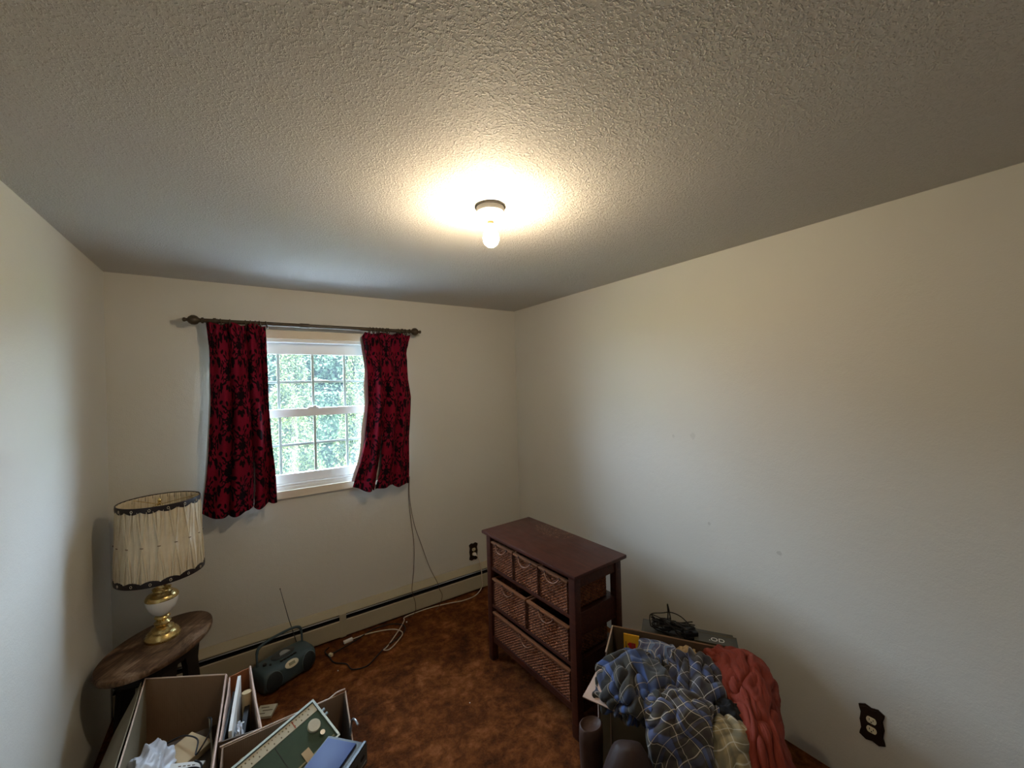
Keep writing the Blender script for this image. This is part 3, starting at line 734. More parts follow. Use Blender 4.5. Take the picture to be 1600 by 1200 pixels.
# ------------------------------------------------------------ table lamp
lp = thing('table_lamp', 'brass and white porcelain lamp with a pleated cream shade on the oval table', 'lamp', (-.350, 2.757, TZ))
MB().lathe([(.072, 0), (.074, .006), (.073, .016), (.068, .021), (.066, .029), (.058, .036), (.050, .040), (.046, .052), (.030, .060), (.022, .066)], 40).build('base', 'brass', lp, 40)
MB().lathe([(.026, .064), (.034, .072), (.036, .080), (.028, .087), (.022, .092), (.026, .099), (.033, .105), (.030, .113), (.021, .118)], 32).build('stem', 'brass', lp, 50)
MB().lathe([(.020, .116), (.032, .124), (.046, .140), (.058, .160), (.0645, .180), (.067, .198), (.0665, .205)], 40).build('urn', 'porcelain_white', lp, 60)
MB().lathe([(.0685, .203), (.069, .209), (.062, .222), (.048, .234), (.038, .240), (.036, .248), (.040, .253), (.034, .258), (.026, .262), (.024, .275), (.027, .282), (.018, .290), (.016, .318)], 40).build('urn_lid', 'brass', lp, 50)
hp = MB(); 
for s_ in (-1, 1): hp.tube(smoothpath([(s_*.014, 0, .30), (s_*.050, 0, .36), (s_*.066, 0, .47), (s_*.05, 0, .60), (s_*.012, 0, .680), (0, 0, .686)], 6), .0022, 6)
hp.build('harp', 'brass', lp, 60)
MB().lathe([(.014, .31), (.017, .318), (.017, .35), (.014, .37)], 16).build('socket', 'brass', lp, 40)
MB().lathe([(.013, .368), (.018, .385), (.027, .41), (.030, .43), (.027, .45), (.015, .465), (.003, .47)], 20).build('unlit_bulb', 'porcelain_white', lp, 60)
# shade
R0, R1, Z0, Z1 = .174, .162, .333, .706
def shade_pt(a, v, r): # v 0 bottom..1 top
    return (r*math.cos(a), r*math.sin(a), Z0+(Z1-Z0)*v)
nP = 34; nn = nP*12; nv = 22; g = []; mb = MB()
for j in range(nv+1):
    v = j/nv; R_ = R0+(R1-R0)*v
    pin = math.exp(-((v-.5)/.16)**2)
    for i in range(nn):
        a = 2*PI*i/nn; k_ = a*nP/(2*PI)
        pair = .0075*abs(math.sin(PI*k_/2))*pin*1.0                      # pulled together in pairs at mid height
        fold = .0030*math.cos(2*PI*k_)*(1-.6*pin) + .0016*math.cos(2*PI*k_*3+4*v)*(1-pin)
        da = .055*math.sin(PI*k_)*pin*0
        g.append(shade_pt(a+da, v, R_+fold-pair+.003*(1-abs(2*v-1))))
mb.add(g, [(j*nn+i, j*nn+(i+1) % nn, (j+1)*nn+(i+1) % nn, (j+1)*nn+i) for j in range(nv) for i in range(nn)])
sh = mb.build('shade', 'shade', lp, 60)
md = sh.modifiers.new('t', 'SOLIDIFY'); md.thickness = .0016; md.offset = -1
# the crossing gathers: slanted ribs running from the pinch to both rims
rb = MB()
for k_ in range(nP//2):
    a0 = 2*PI*(2*k_)/nP
    for s_ in (-1, 1):
        for e in (0, 1):
            pts = []
            for q in range(7):
                f_ = q/6; a = a0+s_*f_*2*PI/nP*.62; v = .5+(f_*.46)*(1 if e else -1)
                pts.append(shade_pt(a, v, R0+(R1-R0)*v+.0025+.0015*f_))
            rb.tube(pts, [.0016+.0016*math.sin(PI*q/6) for q in range(7)], 5)
rb.build('gathers', 'shade', sh, 60)['kind'] = 'stuff'
tt = MB()
for k_ in range(nP//2):
    a0 = 2*PI*(2*k_)/nP
    tt.tube([shade_pt(a0-.035, .502, R0*.97+.0055), shade_pt(a0, .5, R0*.97+.0065), shade_pt(a0+.035, .498, R0*.97+.0055)], .0019, 5)
tt.build('tie_thread', 'thread', sh)['kind'] = 'stuff'
for zb_, up_, nsc in ((0, 1, 15), (1, -1, 15)):
    mb = MB(); m_ = nsc*16; g = []
    for i in range(m_):
        a = 2*PI*i/m_; sc = .015+.012*abs(math.cos(a*nsc/2))**.8 if up_ > 0 else .015+.012*abs(math.cos(a*nsc/2))**.8
        R_ = (R0 if zb_ == 0 else R1)+.0045
        zt = (Z0 if zb_ == 0 else Z1)
        for (rr, zz) in ((R_+.001, zt-.004*up_), (R_+.002, zt+.004*up_), (R_+.001, zt+up_*sc), (R_-.002, zt+up_*sc), (R_-.003, zt-.004*up_)):
            g.append((rr*math.cos(a), rr*math.sin(a), zz))
    mb.add(g, [(i*5+q, i*5+(q+1) % 5, ((i+1) % m_)*5+(q+1) % 5, ((i+1) % m_)*5+q) for i in range(m_) for q in range(5)])
    tr_ = mb.build('scalloped_trim', 'shade_trim', sh, 50)
    lo_ = MB()
    for k_ in range(nsc):
        a = 2*PI*k_/nsc; R_ = (R0 if zb_ == 0 else R1)+.0075; zt = (Z0 if zb_ == 0 else Z1)+up_*.011
        lo_.tube([((R_)*math.cos(a+.0*q)-math.sin(a)*.0045*math.cos(2*PI*q/10), R_*math.sin(a)+math.cos(a)*.0045*math.cos(2*PI*q/10), zt+.006*math.sin(2*PI*q/10)) for q in range(10)], .0011, 5, closed=True)
    lo_.build('trim_loop', 'loop_cream', tr_)['kind'] = 'stuff'
spd = MB()
for a in (.3, .3+2*PI/3, .3+4*PI/3): spd.tube([(0, 0, .684), (R1*.98*math.cos(a), R1*.98*math.sin(a), Z1-.006)], .0018, 6)
spd.build('spider', 'brass', sh, 60)
MB().lathe([(.005, .684), (.009, .690), (.006, .698), (.010, .706), (.004, .718)], 14).build('finial', 'brass', lp, 50)

# ------------------------------------------------------------ boombox on the floor
bb = thing('boombox', 'teal grey portable boombox with raised handle and antenna on the carpet', 'stereo', (.195, 2.855, 0), math.radians(24))
# rounded body swept along x
def superloop(w, d, h_, n=40, p=3.6):
    out = []
    for i in range(n):
        a = 2*PI*i/n; c_, s_ = math.cos(a), math.sin(a)
        out.append((math.copysign(abs(c_)**(2/p), c_)*d/2, math.copysign(abs(s_)**(2/p), s_)*h_/2))
    return out
mb = MB(); st = []
BLn = .312
xs_ = [-.5, -.485, -.45, -.38, -.3, -.2, 0, .2, .3, .38, .45, .485, .5]
sc_ = [.62, .74, .86, .95, .98, 1.0, 1.02, 1.0, .98, .95, .86, .74, .62]
for x, s_ in zip(xs_, sc_):
    st.append([(x*BLn, y*(.55+.45*s_)+.0, z*(.45+.55*s_)+.070+ (.0 if z > 0 else 0)) for y, z in superloop(0, .185, .136)])
n = 40
mb.v = [p for s_ in st for p in s_]
mb.v = [(x, y, max(z, .002)) for x, y, z in mb.v]
mb.f = [(i*n+j, i*n+(j+1) % n, (i+1)*n+(j+1) % n, (i+1)*n+j) for i in range(len(st)-1) for j in range(n)]+[tuple(range(n))[::-1], tuple((len(st)-1)*n+j for j in range(n))]
mb.build('body', 'boom_body', bb, 50)
for s_ in (-1, 1):   # speaker pods on the front ends
    mb = MB(); g = []; 
    ring_n = 28
    for rr, dd in ((1.0, 0), (1.0, .006), (.93, .0105), (.5, .0135)):
        for i in range(ring_n):
            a = 2*PI*i/ring_n; ex = .052*rr*math.cos(a); ez = .056*rr*math.sin(a)
            xx = s_*.104+ex*.85; t_ = abs(xx)/BLn*2
            g.append((xx, -.0935-dd+.030*max(0, t_-.55)**1.5*1.4+ .012*(ez/.056)**2, .068+ez))
    mb.add(g, [(q*ring_n+i, q*ring_n+(i+1) % ring_n, (q+1)*ring_n+(i+1) % ring_n, (q+1)*ring_n+i) for q in range(3) for i in range(ring_n)]+[tuple(3*ring_n+i for i in range(ring_n))])
    sp_ = mb.build('speaker_grille', 'boom_grille', bb, 60)
    rg = [g[i] for i in range(ring_n)]
    MB().tube([(x, y-.003, z) for x, y, z in rg], .0028, 6, closed=True).build('speaker_ring', 'boom_light', sp_, 60)
Rx = Matrix.Rotation(math.radians(-52), 3, 'X')
mb = MB(); mb.lathe([(.040, 0), (.040, .003), (.036, .005)], 30, (0, 0, 0), 1.0, .55)
fr_ = Matrix.Rotation(math.radians(48), 3, 'X')
mb.v = [tuple(fr_ @ Vector(v) + Vector((0.0, -.086, .113))) for v in mb.v]; dsp = mb.build('display_surround', 'boom_cream', bb, 40)
mb = MB().box((0, 0, .0055), (.036, .016, .003), None, .001); mb.v = [tuple(fr_ @ Vector(v) + Vector((0, -.086, .113))) for v in mb.v]; mb.build('display', 'lcd', dsp)
mb = MB()
for k_ in range(5): mb.box((-.04+.02*k_, -.050, .1405), (.017, .012, .006), None, .002)
mb.build('key_row', 'black_plastic', bb)
MB().lathe([(.058, .132), (.060, .142), (.055, .147), (.020, .150), (.004, .1505)], 36, (0, .012, 0), 1.15, .72).build('disc_lid', 'dark_grey_plastic', bb, 50)
mb = MB(); mb.prism([(-.03, -.018), (.03, -.018), (.022, .006), (.008, .018), (-.008, .018), (-.022, .006)], .005, lambda x, y, z: (x, y+.0, .1495+z)); mb.build('lid_badge', 'silver', bb)
MB().lathe([(.010, .128), (.010, .146), (.008, .148)], 16, (-.112, .0, 0)).build('knob', 'black_plastic', bb, 40)
MB().lathe([(.006, .130), (.006, .142), (.004, .144)], 12, (-.092, -.026, 0)).build('knob', 'black_plastic', bb, 40)
P = [(-.135, .03, .085), (-.136, .035, .15), (-.134, .04, .205), (-.118, .043, .232), (-.06, .045, .246), (.06, .045, .246), (.118, .043, .232), (.134, .04, .205), (.136, .035, .15), (.135, .03, .085)]
MB().tube(smoothpath(P, 6), [.0065 if 12 > i or i > 42 else .0085 for i in range(55)], 8).build('handle', 'boom_body', bb, 60)
mb = MB(); mb.tube([(.118, .062, .12), (.075, .075, .30), (.035, .088, .50)], [.0030, .0024, .0016], 7); mb.lathe([(.003, 0), (.003, .008)], 8, (.035, .088, .498)); mb.build('antenna', 'dark_grey_plastic', bb, 60)

# ------------------------------------------------------------ cardboard boxes, lower left
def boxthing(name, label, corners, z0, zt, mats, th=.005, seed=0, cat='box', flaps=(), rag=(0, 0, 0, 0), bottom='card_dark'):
    """corners: 4 ground points counter-clockwise from back-left: BL, BR, FR, FL ; zt: 4 rim heights at those corners"""
    cx = sum(c_[0] for c_ in corners)/4; cy = sum(c_[1] for c_ in corners)/4
    r = thing(name, label, cat, (cx, cy, z0))
    L = [Vector((c_[0]-cx, c_[1]-cy, 0)) for c_ in corners]
    for i in range(4):
        j = (i+1) % 4; A, B = L[i], L[j]; top = (corners[i][2:] or (0, 0))
        a = A.copy(); b = B.copy(); a.z = zt[i]-z0; b.z = zt[j]-z0
        off = lambda p, k_: Vector((p.x + (corners[k_][2] if len(corners[k_]) > 2 else 0), p.y + (corners[k_][3] if len(corners[k_]) > 3 else 0), p.z))
        mb = MB().sheet([off(a, i), off(b, j), B, A], th, 10, 6, .0035, seed+i, rag[i]); mb.build('side_panel', mats[i], r)
    mb = MB().prism([(p.x, p.y) for p in L[::-1]], .005, lambda x, y, z: (x, y, z+.001)); mb.build('bottom_panel', bottom, r)
    for (pts, m_, sd) in flaps:
        MB().sheet([Vector(p)-Vector((cx, cy, z0)) for p in pts], th, 8, 6, .004, sd, .0015).build('flap', m_, r)
    return r
def edge(r, pts, m_='card_edge', rad=.0032):
    c_ = r.location; MB().tube([Vector(p)-c_ for p in pts], rad, 5).build('torn_edge', m_, r)

bA = boxthing('cardboard_box', 'open brown cardboard box holding a white bag and papers, nearest the left wall',
    [(-.385, 2.43, .0, .08), (-.075, 2.33, 0, .04), (-.105, 1.80), (-.385, 1.82)], 0, (.44, .41, .41, .41), ('cardboard', 'cardboard', 'cardboard', 'cardboard_dull'), seed=5)
edge(bA, [(-.383, 2.51, .442), (-.24, 2.445, .428), (-.078, 2.372, .412)])
edge(bA, [(-.384, 2.51, .442), (-.382, 2.2, .43), (-.384, 1.82, .412)])
edge(bA, [(-.078, 2.37, .412), (-.09, 2.1, .412), (-.106, 1.80, .412)], 'card_pink', .004)
# flap folded outward towards the wall
c_ = bA.location
MB().sheet([Vector(p)-c_ for p in [(-.392, 2.50, .437), (-.392, 1.82, .408), (-.50, 1.80, .30), (-.47, 2.36, .30)]], .004, 8, 6, .004, 3).build('flap', 'cardboard_dull', bA)

bB = boxthing('cardboard_box', 'narrow torn-sided box holding upright frames and folders, between the two wider boxes',
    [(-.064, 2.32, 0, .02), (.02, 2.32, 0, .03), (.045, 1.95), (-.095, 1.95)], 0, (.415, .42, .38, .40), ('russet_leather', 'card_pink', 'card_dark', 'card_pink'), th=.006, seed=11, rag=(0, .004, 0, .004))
edge(bB, [(.018, 2.352, .420), (.03, 2.15, .398), (.047, 1.95, .380)], 'card_pink', .005)

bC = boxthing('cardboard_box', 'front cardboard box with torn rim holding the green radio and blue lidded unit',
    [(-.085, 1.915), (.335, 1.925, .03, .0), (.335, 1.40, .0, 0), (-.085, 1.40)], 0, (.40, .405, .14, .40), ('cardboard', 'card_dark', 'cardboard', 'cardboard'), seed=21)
edge(bC, [(-.088, 1.918, .402), (.1, 1.923, .402), (.30, 1.930, .400), (.33, 1.932, .412), (.366, 1.930, .414)])
edge(bC, [(.366, 1.928, .406), (.358, 1.80, .343), (.350, 1.68, .283)], 'card_edge', .003)

# contents of box A
def crumple(name, label, cat, c, sc, mat, seed, amp=.22, sub=4, freq=2.2):
    bm = bmesh.new(); bmesh.ops.create_icosphere(bm, subdivisions=sub, radius=1)
    from mathutils import noise
    for v in bm.verts:
        p = v.co.normalized(); n1 = noise.noise(p*freq+Vector((seed*3.1, 0, 0))); n2 = noise.noise(p*freq*2.3+Vector((0, seed*2.7, 0)))
        rr = 1+amp*(1-2*abs(n1))*1.3-amp*.5+amp*.6*(.5-abs(n2))*1.2
        v.co = Vector((p.x*sc[0], p.y*sc[1], p.z*sc[2]))*rr
    zmin = min(v.co.z for v in bm.verts)
    for v in bm.verts: v.co.z = max(v.co.z, zmin*.75)
    me = bpy.data.meshes.new(name); bm.to_mesh(me); bm.free(); me.materials.append(M[mat])
    me.polygons.foreach_set('use_smooth', [True]*len(me.polygons)); me.set_sharp_from_angle(angle=math.radians(50))
    o = bpy.data.objects.new(name, me); COL.objects.link(o); o.location = c
    return tag(o, label, cat)
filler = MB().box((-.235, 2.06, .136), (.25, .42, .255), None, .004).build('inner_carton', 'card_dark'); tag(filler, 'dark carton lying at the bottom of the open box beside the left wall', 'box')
o = MB().box((0, 0, 0), (.13, .11, .03), .5, .003).build('manila_envelope', 'paper_tan'); o.location = (-.205, 2.13, .292); o.rotation_euler = (.12, .18, .3); tag(o, 'padded tan envelope under a dark wire in the left box', 'envelope')
o = thing('white_adapter_box', 'small white printed carton beside the plastic bag in the left box', 'box', (-.205, 2.01, .262)); o.rotation_euler = (.1, .05, -.45)
MB().box((0, 0, .035), (.125, .055, .042), None, .003).build('carton', 'paper_white', o); 
mb = MB(); 
for k_ in range(4): mb.box((-.02+.016*k_, 0.012, .0565), (.010, .003, .001))
mb.build('print', 'ink', o)
crumple('plastic_bag', 'crumpled white plastic bag bunched in the left cardboard box', 'bag', (-.315, 2.06, .315), (.062, .115, .055), 'bag_white', 4, .34, 5, 1.3)
crumple('paper_tissue', 'smaller crumpled white tissue at the lower end of the left box', 'tissue', (-.30, 1.90, .29), (.07, .06, .04), 'bag_white', 9, .34, 5, 1.4)
P = [(-.28, 2.20, .31), (-.22, 2.17, .335), (-.17, 2.12, .33), (-.17, 2.05, .32), (-.13, 2.10, .35), (-.125, 2.16, .365), (-.14, 2.20, .35)]
tag(MB().tube(smoothpath(P, 8), .003, 6).build('cable', 'black_wire', None, 60), 'thin dark cable looping over the envelope in the left box', 'cable')
P = [(-.20+.055*math.cos(q*.5), 1.93+.05*math.sin(q*.5), .30+.002*q) for q in range(28)]
tag(MB().tube(smoothpath(P, 4), .0032, 6).build('coiled_cable', 'black_wire', None, 60), 'coiled black cable at the near end of the left box', 'cable')
o = MB().sheet([(-.135, 2.28, .30), (-.105, 1.90, .33), (-.10, 1.90, .12), (-.125, 2.28, .12)], .006, 4, 4, .003, 8).build('brown_divider', 'cardboard_dull'); tag(o, 'brown cardboard divider standing along the right side of the left box', 'divider')

# contents of box B: upright frames / folders
def slab(name, label, cat, a, b, z0, z1, th, mat, wob=0, rag=0, seed=0, lean=(0, 0)):
    o = MB().sheet([(a[0]+lean[0], a[1]+lean[1], z1[0]), (b[0]+lean[0], b[1]+lean[1], z1[1]), (b[0], b[1], z0), (a[0], a[1], z0)], th, 10, 6, wob, seed, rag).build(name, mat)
    return tag(o, label, cat)
slab('picture_frame', 'white-edged picture frame standing upright in the narrow box', 'frame', (-.022, 2.27), (-.055, 1.97), .02, (.435, .405), .012, 'paper_white', .0015, .002, 1, (.004, .01))
slab('folder', 'dark blue folder upright against the left side of the narrow box', 'folder', (-.042, 2.26), (-.078, 1.98), .02, (.385, .375), .008, 'dark_grey_plastic', .001, 0, 2)
o = thing('rolled_document', 'tan rolled document with a dark fabric end standing in the narrow box', 'document', (-.002, 2.16, .006))
MB().tube([(0, 0, 0), (0.002, .02, .2), (.004, .045, .39)], [.014, .016, .020], 14).build('roll', 'paper_tan', o, 60)
MB().lathe([(.012, .0), (.011, .012), (.003, .018)], 12, (-.012, -.075, .325)).build('white_knob', 'white_plastic', o, 60)
slab('notebook', 'black notebook standing upright in the middle of the narrow box', 'notebook', (.012, 2.2), (-.012, 1.98), .02, (.35, .345), .018, 'black_plastic', .001, 0, 6)
crumple('grey_cloth', 'crumpled pale grey rag wedged beside the notebook in the narrow box', 'rag', (-.028, 2.02, .345), (.012, .05, .03), 'bag_white', 6, .35)
# booklet on the carpet behind
o = thing('paper_card', 'cream printed card lying on the carpet behind the narrow box', 'card', (.085, 2.60, .0)); o.rotation_euler = (0, 0, -.45)
MB().box((0, 0, .007), (.09, .085, .014), None, .001).build('card', 'radio_dial', o)
mb = MB()
for k_, (x, y, w_) in enumerate([(-.01, .022, .04), (.01, .0, .05), (-.01, -.02, .03)]): mb.box((x, y, .0145), (w_, .005, .001))
mb.build('print', 'ink', o)
# contents of box C
o = thing('portable_radio', 'green faced radio with pale blue case and cream dial, tilted in the front box', 'radio')
ax = Vector((.281, .132, .03)).normalized(); dn = Vector((.052, -.159, -.09)); dn = (dn-ax*dn.dot(ax)).normalized(); nz = dn.cross(ax)
if nz.z < 0: nz = -nz
TRc = Vector((.231, 1.892, .452)); RW, RH = .40, .185
o.location = TRc - ax*RW*.5 + dn*RH
def rp(x, y, z): # x from right edge to the left, y down, z out
    return TRc - ax*x + dn*y + nz*z - Vector(o.location)
def rbox(mb, x0, x1, y0_, y1_, z0_, z1_):
    vs = [rp(x, y, z) for z in (z0_, z1_) for (x, y) in ((x0, y0_), (x1, y0_), (x1, y1_), (x0, y1_))]
    return mb.add(vs, [(0, 1, 2, 3), (4, 7, 6, 5), (0, 4, 5, 1), (1, 5, 6, 2), (2, 6, 7, 3), (3, 7, 4, 0)])
rbox(MB(), .004, RW-.004, .004, RH-.004, -.060, -.002).build('case', 'dark_grey_plastic', o)
mb = MB(); rbox(mb, 0, RW, 0, .008, -.06, .006); rbox(mb, 0, RW, RH-.006, RH, -.06, .004); rbox(mb, 0, .008, .008, RH-.006, -.06, .006); rbox(mb, RW-.008, RW, .008, RH-.006, -.06, .006)
mb.build('bezel', 'radio_case', o)
rbox(MB(), .008, RW-.008, .048, RH-.006, -.004, .001).build('face', 'radio_green', o)
dl = rbox(MB(), .010, RW-.010, .012, .046, -.004, .002).build('tuning_dial', 'radio_dial', o)
mb = MB(); rr = random.Random(2)
for k_ in range(26):
    x = .03+k_*.0135; rbox(mb, x, x+rr.uniform(.002, .005), .018, .018+rr.uniform(.003, .006), .002, .0024)
    if k_ % 2: rbox(mb, x, x+.004, .034, .039, .002, .0024)
mb.build('dial_marks', 'ink', dl)
rbox(MB(), .10, .103, .014, .044, .002, .003).build('needle', 'ink_red', dl)
def rdisc(cx, cy, r, z0_, z1_, n=28):
    mb = MB(); vs = [rp(cx+r*k2*math.cos(2*PI*i/n), cy+r*k2*math.sin(2*PI*i/n), z) for z, k2 in ((z0_, 1), (z1_*.8, 1), (z1_, .92)) for i in range(n)]
    return mb.add(vs, [(q*n+i, q*n+(i+1) % n, (q+1)*n+(i+1) % n, (q+1)*n+i) for q in (0, 1) for i in range(n)]+[tuple(2*n+i for i in range(n))])
rdisc(.052, .088, .024, 0, .012).build('tuning_knob', 'radio_dial', o, 40)
rdisc(.045, .132, .010, 0, .014, 18).build('volume_knob', 'chrome', o, 40)
rbox(MB(), .016, .17, RH-.020, RH-.014, .001, .004).build('trim_strip', 'radio_trim', o)
rbox(MB(), .185, .187, .05, RH-.008, .001, .0016).build('seam', 'slot', o)
tp = rbox(MB(), .105, .135, .135, RH+.03, .0035, .0055).build('masking_tape', 'paper_tan')
tp.location = o.location; tag(tp, 'torn strip of tan card stuck over the green radio face', 'tape')
for k_ in (0, 1): 
    q = rp(-.006, .055+.02*k_, -.02); MB().tube([q, q+Vector((.014, .004, .004))], .005, 8).build('side_jack', 'radio_case', o)
# blue-lidded unit
o = thing('blue_lid_player', 'dark slotted unit with a blue lid at the right end of the front box', 'electronics', (.250, 1.615, .312)); o.rotation_euler = (0, 0, math.radians(43))
MB().box((-.02, .0, .038), (.24, .17, .076), None, .004).build('case', 'dark_grey_plastic', o, 30)
MB().box((-.025, .012, .080), (.215, .125, .008), None, .002).build('lid', 'blue_lid', o, 30)
MB().box((-.02, -.078, .080), (.24, .012, .006), None, .002).build('lid_rim', 'black_plastic', o)
for k_ in range(5): MB().box((-.10+.042*k_, -.0855, .045), (.022, .003, .010)).build('vent_slot', 'slot', o)
MB().box((-.02, -.086, .018), (.22, .003, .004)).build('trim_line', 'steel', o)
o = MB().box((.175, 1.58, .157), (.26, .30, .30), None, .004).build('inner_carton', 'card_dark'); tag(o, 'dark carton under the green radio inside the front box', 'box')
o = thing('reel', 'small tan reel tucked behind the radio in the front box', 'reel', (-.015, 1.875, .33)); o.rotation_euler = (1.1, .2, .3)
MB().lathe([(.022, -.004), (.022, .002), (.008, .003), (.008, .018), (.022, .019), (.022, .025)], 24).build('spool', 'paper_tan', o, 40)
P = [(.352, 1.77, .325), (.36, 1.78, .375), (.366, 1.75, .398), (.372, 1.72, .394)]
tag(MB().tube(smoothpath(P, 6), .004, 6).build('silver_clip', 'steel', None, 60), 'small bent silver clip at the torn corner of the front box', 'clip')

# ------------------------------------------------------------ the right-hand pile: box and clothes
K0 = Vector((1.563, 1.441, 0)); UU = Vector((.547, -.837, 0)); VV = Vector((-.837, -.547, 0)); BL_, BW_ = .60, .40; BZ = .50
def st_(s_, t_, z): p = K0+UU*s_+VV*t_; return (p.x, p.y, z)
c4 = [st_(0, 0, 0), st_(BL_, 0, 0), st_(BL_, BW_, 0), st_(0, BW_, 0)]
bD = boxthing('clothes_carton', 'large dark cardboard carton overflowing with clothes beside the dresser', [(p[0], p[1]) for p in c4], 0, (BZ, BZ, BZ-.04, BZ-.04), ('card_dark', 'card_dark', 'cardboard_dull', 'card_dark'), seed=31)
edge(bD, [st_(0, 0, BZ+.001), st_(.3, 0, BZ+.001), st_(BL_, 0, BZ+.001)], 'cardboard', .0035)
edge(bD, [st_(0, 0, BZ+.001), st_(0, .2, BZ-.01)], 'card_edge', .004)
edge(bD, [st_(.0, 0, BZ), st_(.0, .0, .2)], 'card_edge', .003)
cD = bD.location
MB().sheet([Vector(st_(-.006, .27, BZ-.008))-cD, Vector(st_(.10, BW_+.004, BZ-.04))-cD, Vector(st_(.125, BW_+.075, BZ-.065))-cD, Vector(st_(-.055, .45, BZ-.055))-cD], .005, 8, 5, .003, 4).build('flap', 'card_pink', bD)
MB().sheet([Vector(st_(.10, BW_+.004, BZ-.040))-cD, Vector(st_(.30, BW_+.004, BZ-.040))-cD, Vector(st_(.30, BW_+.012, BZ-.056))-cD, Vector(st_(.10, BW_+.012, BZ-.056))-cD], .004, 8, 3, .001, 4).build('flap', 'card_edge', bD)
edge(bD, [st_(0, BW_, BZ-.05), st_(0, BW_, .01)], 'card_edge', .003)
edge(bD, [st_(.05, BW_+.004, BZ-.06), st_(.05, BW_+.004, .01)], 'card_edge', .002)
# carton behind it against the wall, carrying cables
bE = thing('storage_bin', 'low dark bin behind the clothes carton against the right wall', 'bin', st_(.38, -.105, 0)); bE.rotation_euler = (0, 0, math.atan2(UU.y, UU.x))
MB().box((-.03, .0, .228), (.42, .14, .456), None, .006).build('bin_body', 'card_dark', bE, 30)
MB().box((-.03, .0, .462), (.43, .15, .012), None, .003).build('lid', 'smoked_plastic', bE, 30)
ez = math.atan2(UU.y, UU.x)
o = thing('media_case', 'flat dark case printed with pale letters, lying on the bin by the wall', 'case', st_(.475, -.085, .468)); o.rotation_euler = (0, 0, ez)
MB().box((0.005, .0, .010), (.19, .085, .020), None, .002).build('case', 'smoked_plastic', o)
MB().box((.005, .034, .0205), (.18, .003, .001)).build('stripe', 'ink', o)
fc = bpy.data.curves.new('lettering', 'FONT'); fc.body = '.OD'; fc.size = .040; fc.extrude = .0004; fc.align_x = 'CENTER'; fc.align_y = 'CENTER'
fo = bpy.data.objects.new('lettering', fc); COL.objects.link(fo); bpy.context.view_layer.update()
dg = bpy.context.evaluated_depsgraph_get(); mt = bpy.data.meshes.new_from_object(fo.evaluated_get(dg)); bpy.data.objects.remove(fo)
mt.materials.clear(); mt.materials.append(M['glyph_white']); lo2 = bpy.data.objects.new('lettering', mt); COL.objects.link(lo2); lo2.parent = o; lo2.location = (.01, -.010, .0204)
# tangle of cables
tg = thing('cable_tangle', 'tangled black cables and adapter heaped on the bin behind the clothes', 'cables', st_(.27, -.10, .470))
rr = random.Random(12)
for w_ in range(5):
    P = []
    for k_ in range(14):
        P.append((UU*rr.uniform(-.09, .13)+VV*rr.uniform(-.045, .05)+Vector((0, 0, max(.006, rr.uniform(.004, .06)*(1 if k_ % 4 else 1.35))))))
    MB().tube(smoothpath(P, 7), .0028, 6).build('cable', 'black_wire', tg, 60)
P = [UU*-.09+Vector((0, 0, .01)), UU*-.09+Vector((0, 0, .07)), UU*-.03+Vector((0, 0, .09)), UU*.01+Vector((0, 0, .10)), UU*.06+Vector((0, 0, .085)), UU*.12+Vector((0, 0, .03))]
MB().tube(smoothpath(P, 7), .0026, 6).build('cable', 'black_wire', tg, 60)
P = [UU*-.01+Vector((0, 0, .03)), UU*-.004+Vector((0, 0, .09)), UU*-.006+Vector((0, 0, .14)), UU*.004+Vector((0, 0, .09)), UU*.012+Vector((0, 0, .02))]
MB().tube(smoothpath(P, 7), .0032, 6).build('cable', 'black_wire', tg, 60)
MB().box(UU*-.01+Vector((0, 0, .035)), (.035, .03, .05), .7, .005).build('adapter', 'dark_grey_plastic', tg)
o = MB().box((0, 0, .02), (.07, .05, .04), ez+.4, .006).build('power_adapter', 'black_plastic'); o.location = st_(.365, -.085, .468); tag(o, 'black power adapter block between the cables and the lettered case', 'adapter')

# booklet, crumpled paper near the back rim
o = thing('booklet', 'yellow booklet with a red figure standing at the back left of the carton', 'booklet', st_(.095, .012, .305)); o.rotation_euler = (.0, 0, ez)
MB().box((0, -.004, .09), (.075, .006, .18), None, .001).build('cover', 'booklet_yellow', o)
mb = MB(); mb.box((.004, -.0075, .098), (.032, .001, .085)); mb.box((-.012, -.0076, .13), (.012, .001, .01)); mb.build('red_print', 'booklet_red', o)
mb = MB(); mb.box((-.026, -.0078, .105), (.006, .001, .03)); mb.box((-.027, -.0078, .128), (.003, .001, .03)); mb.box((.004, -.0082, .1), (.003, .001, .085)); mb.box((.012, -.0082, .1), (.002, .001, .085)); mb.build('dark_print', 'ink', o)
crumple('wrapping_paper', 'crumpled beige paper stuffed behind the shirts at the carton rim', 'paper', st_(.345, .055, .452), (.05, .04, .035), 'paper_tan', 7, .35, 4)
for i, s_ in enumerate((.18, .38)):
    pass

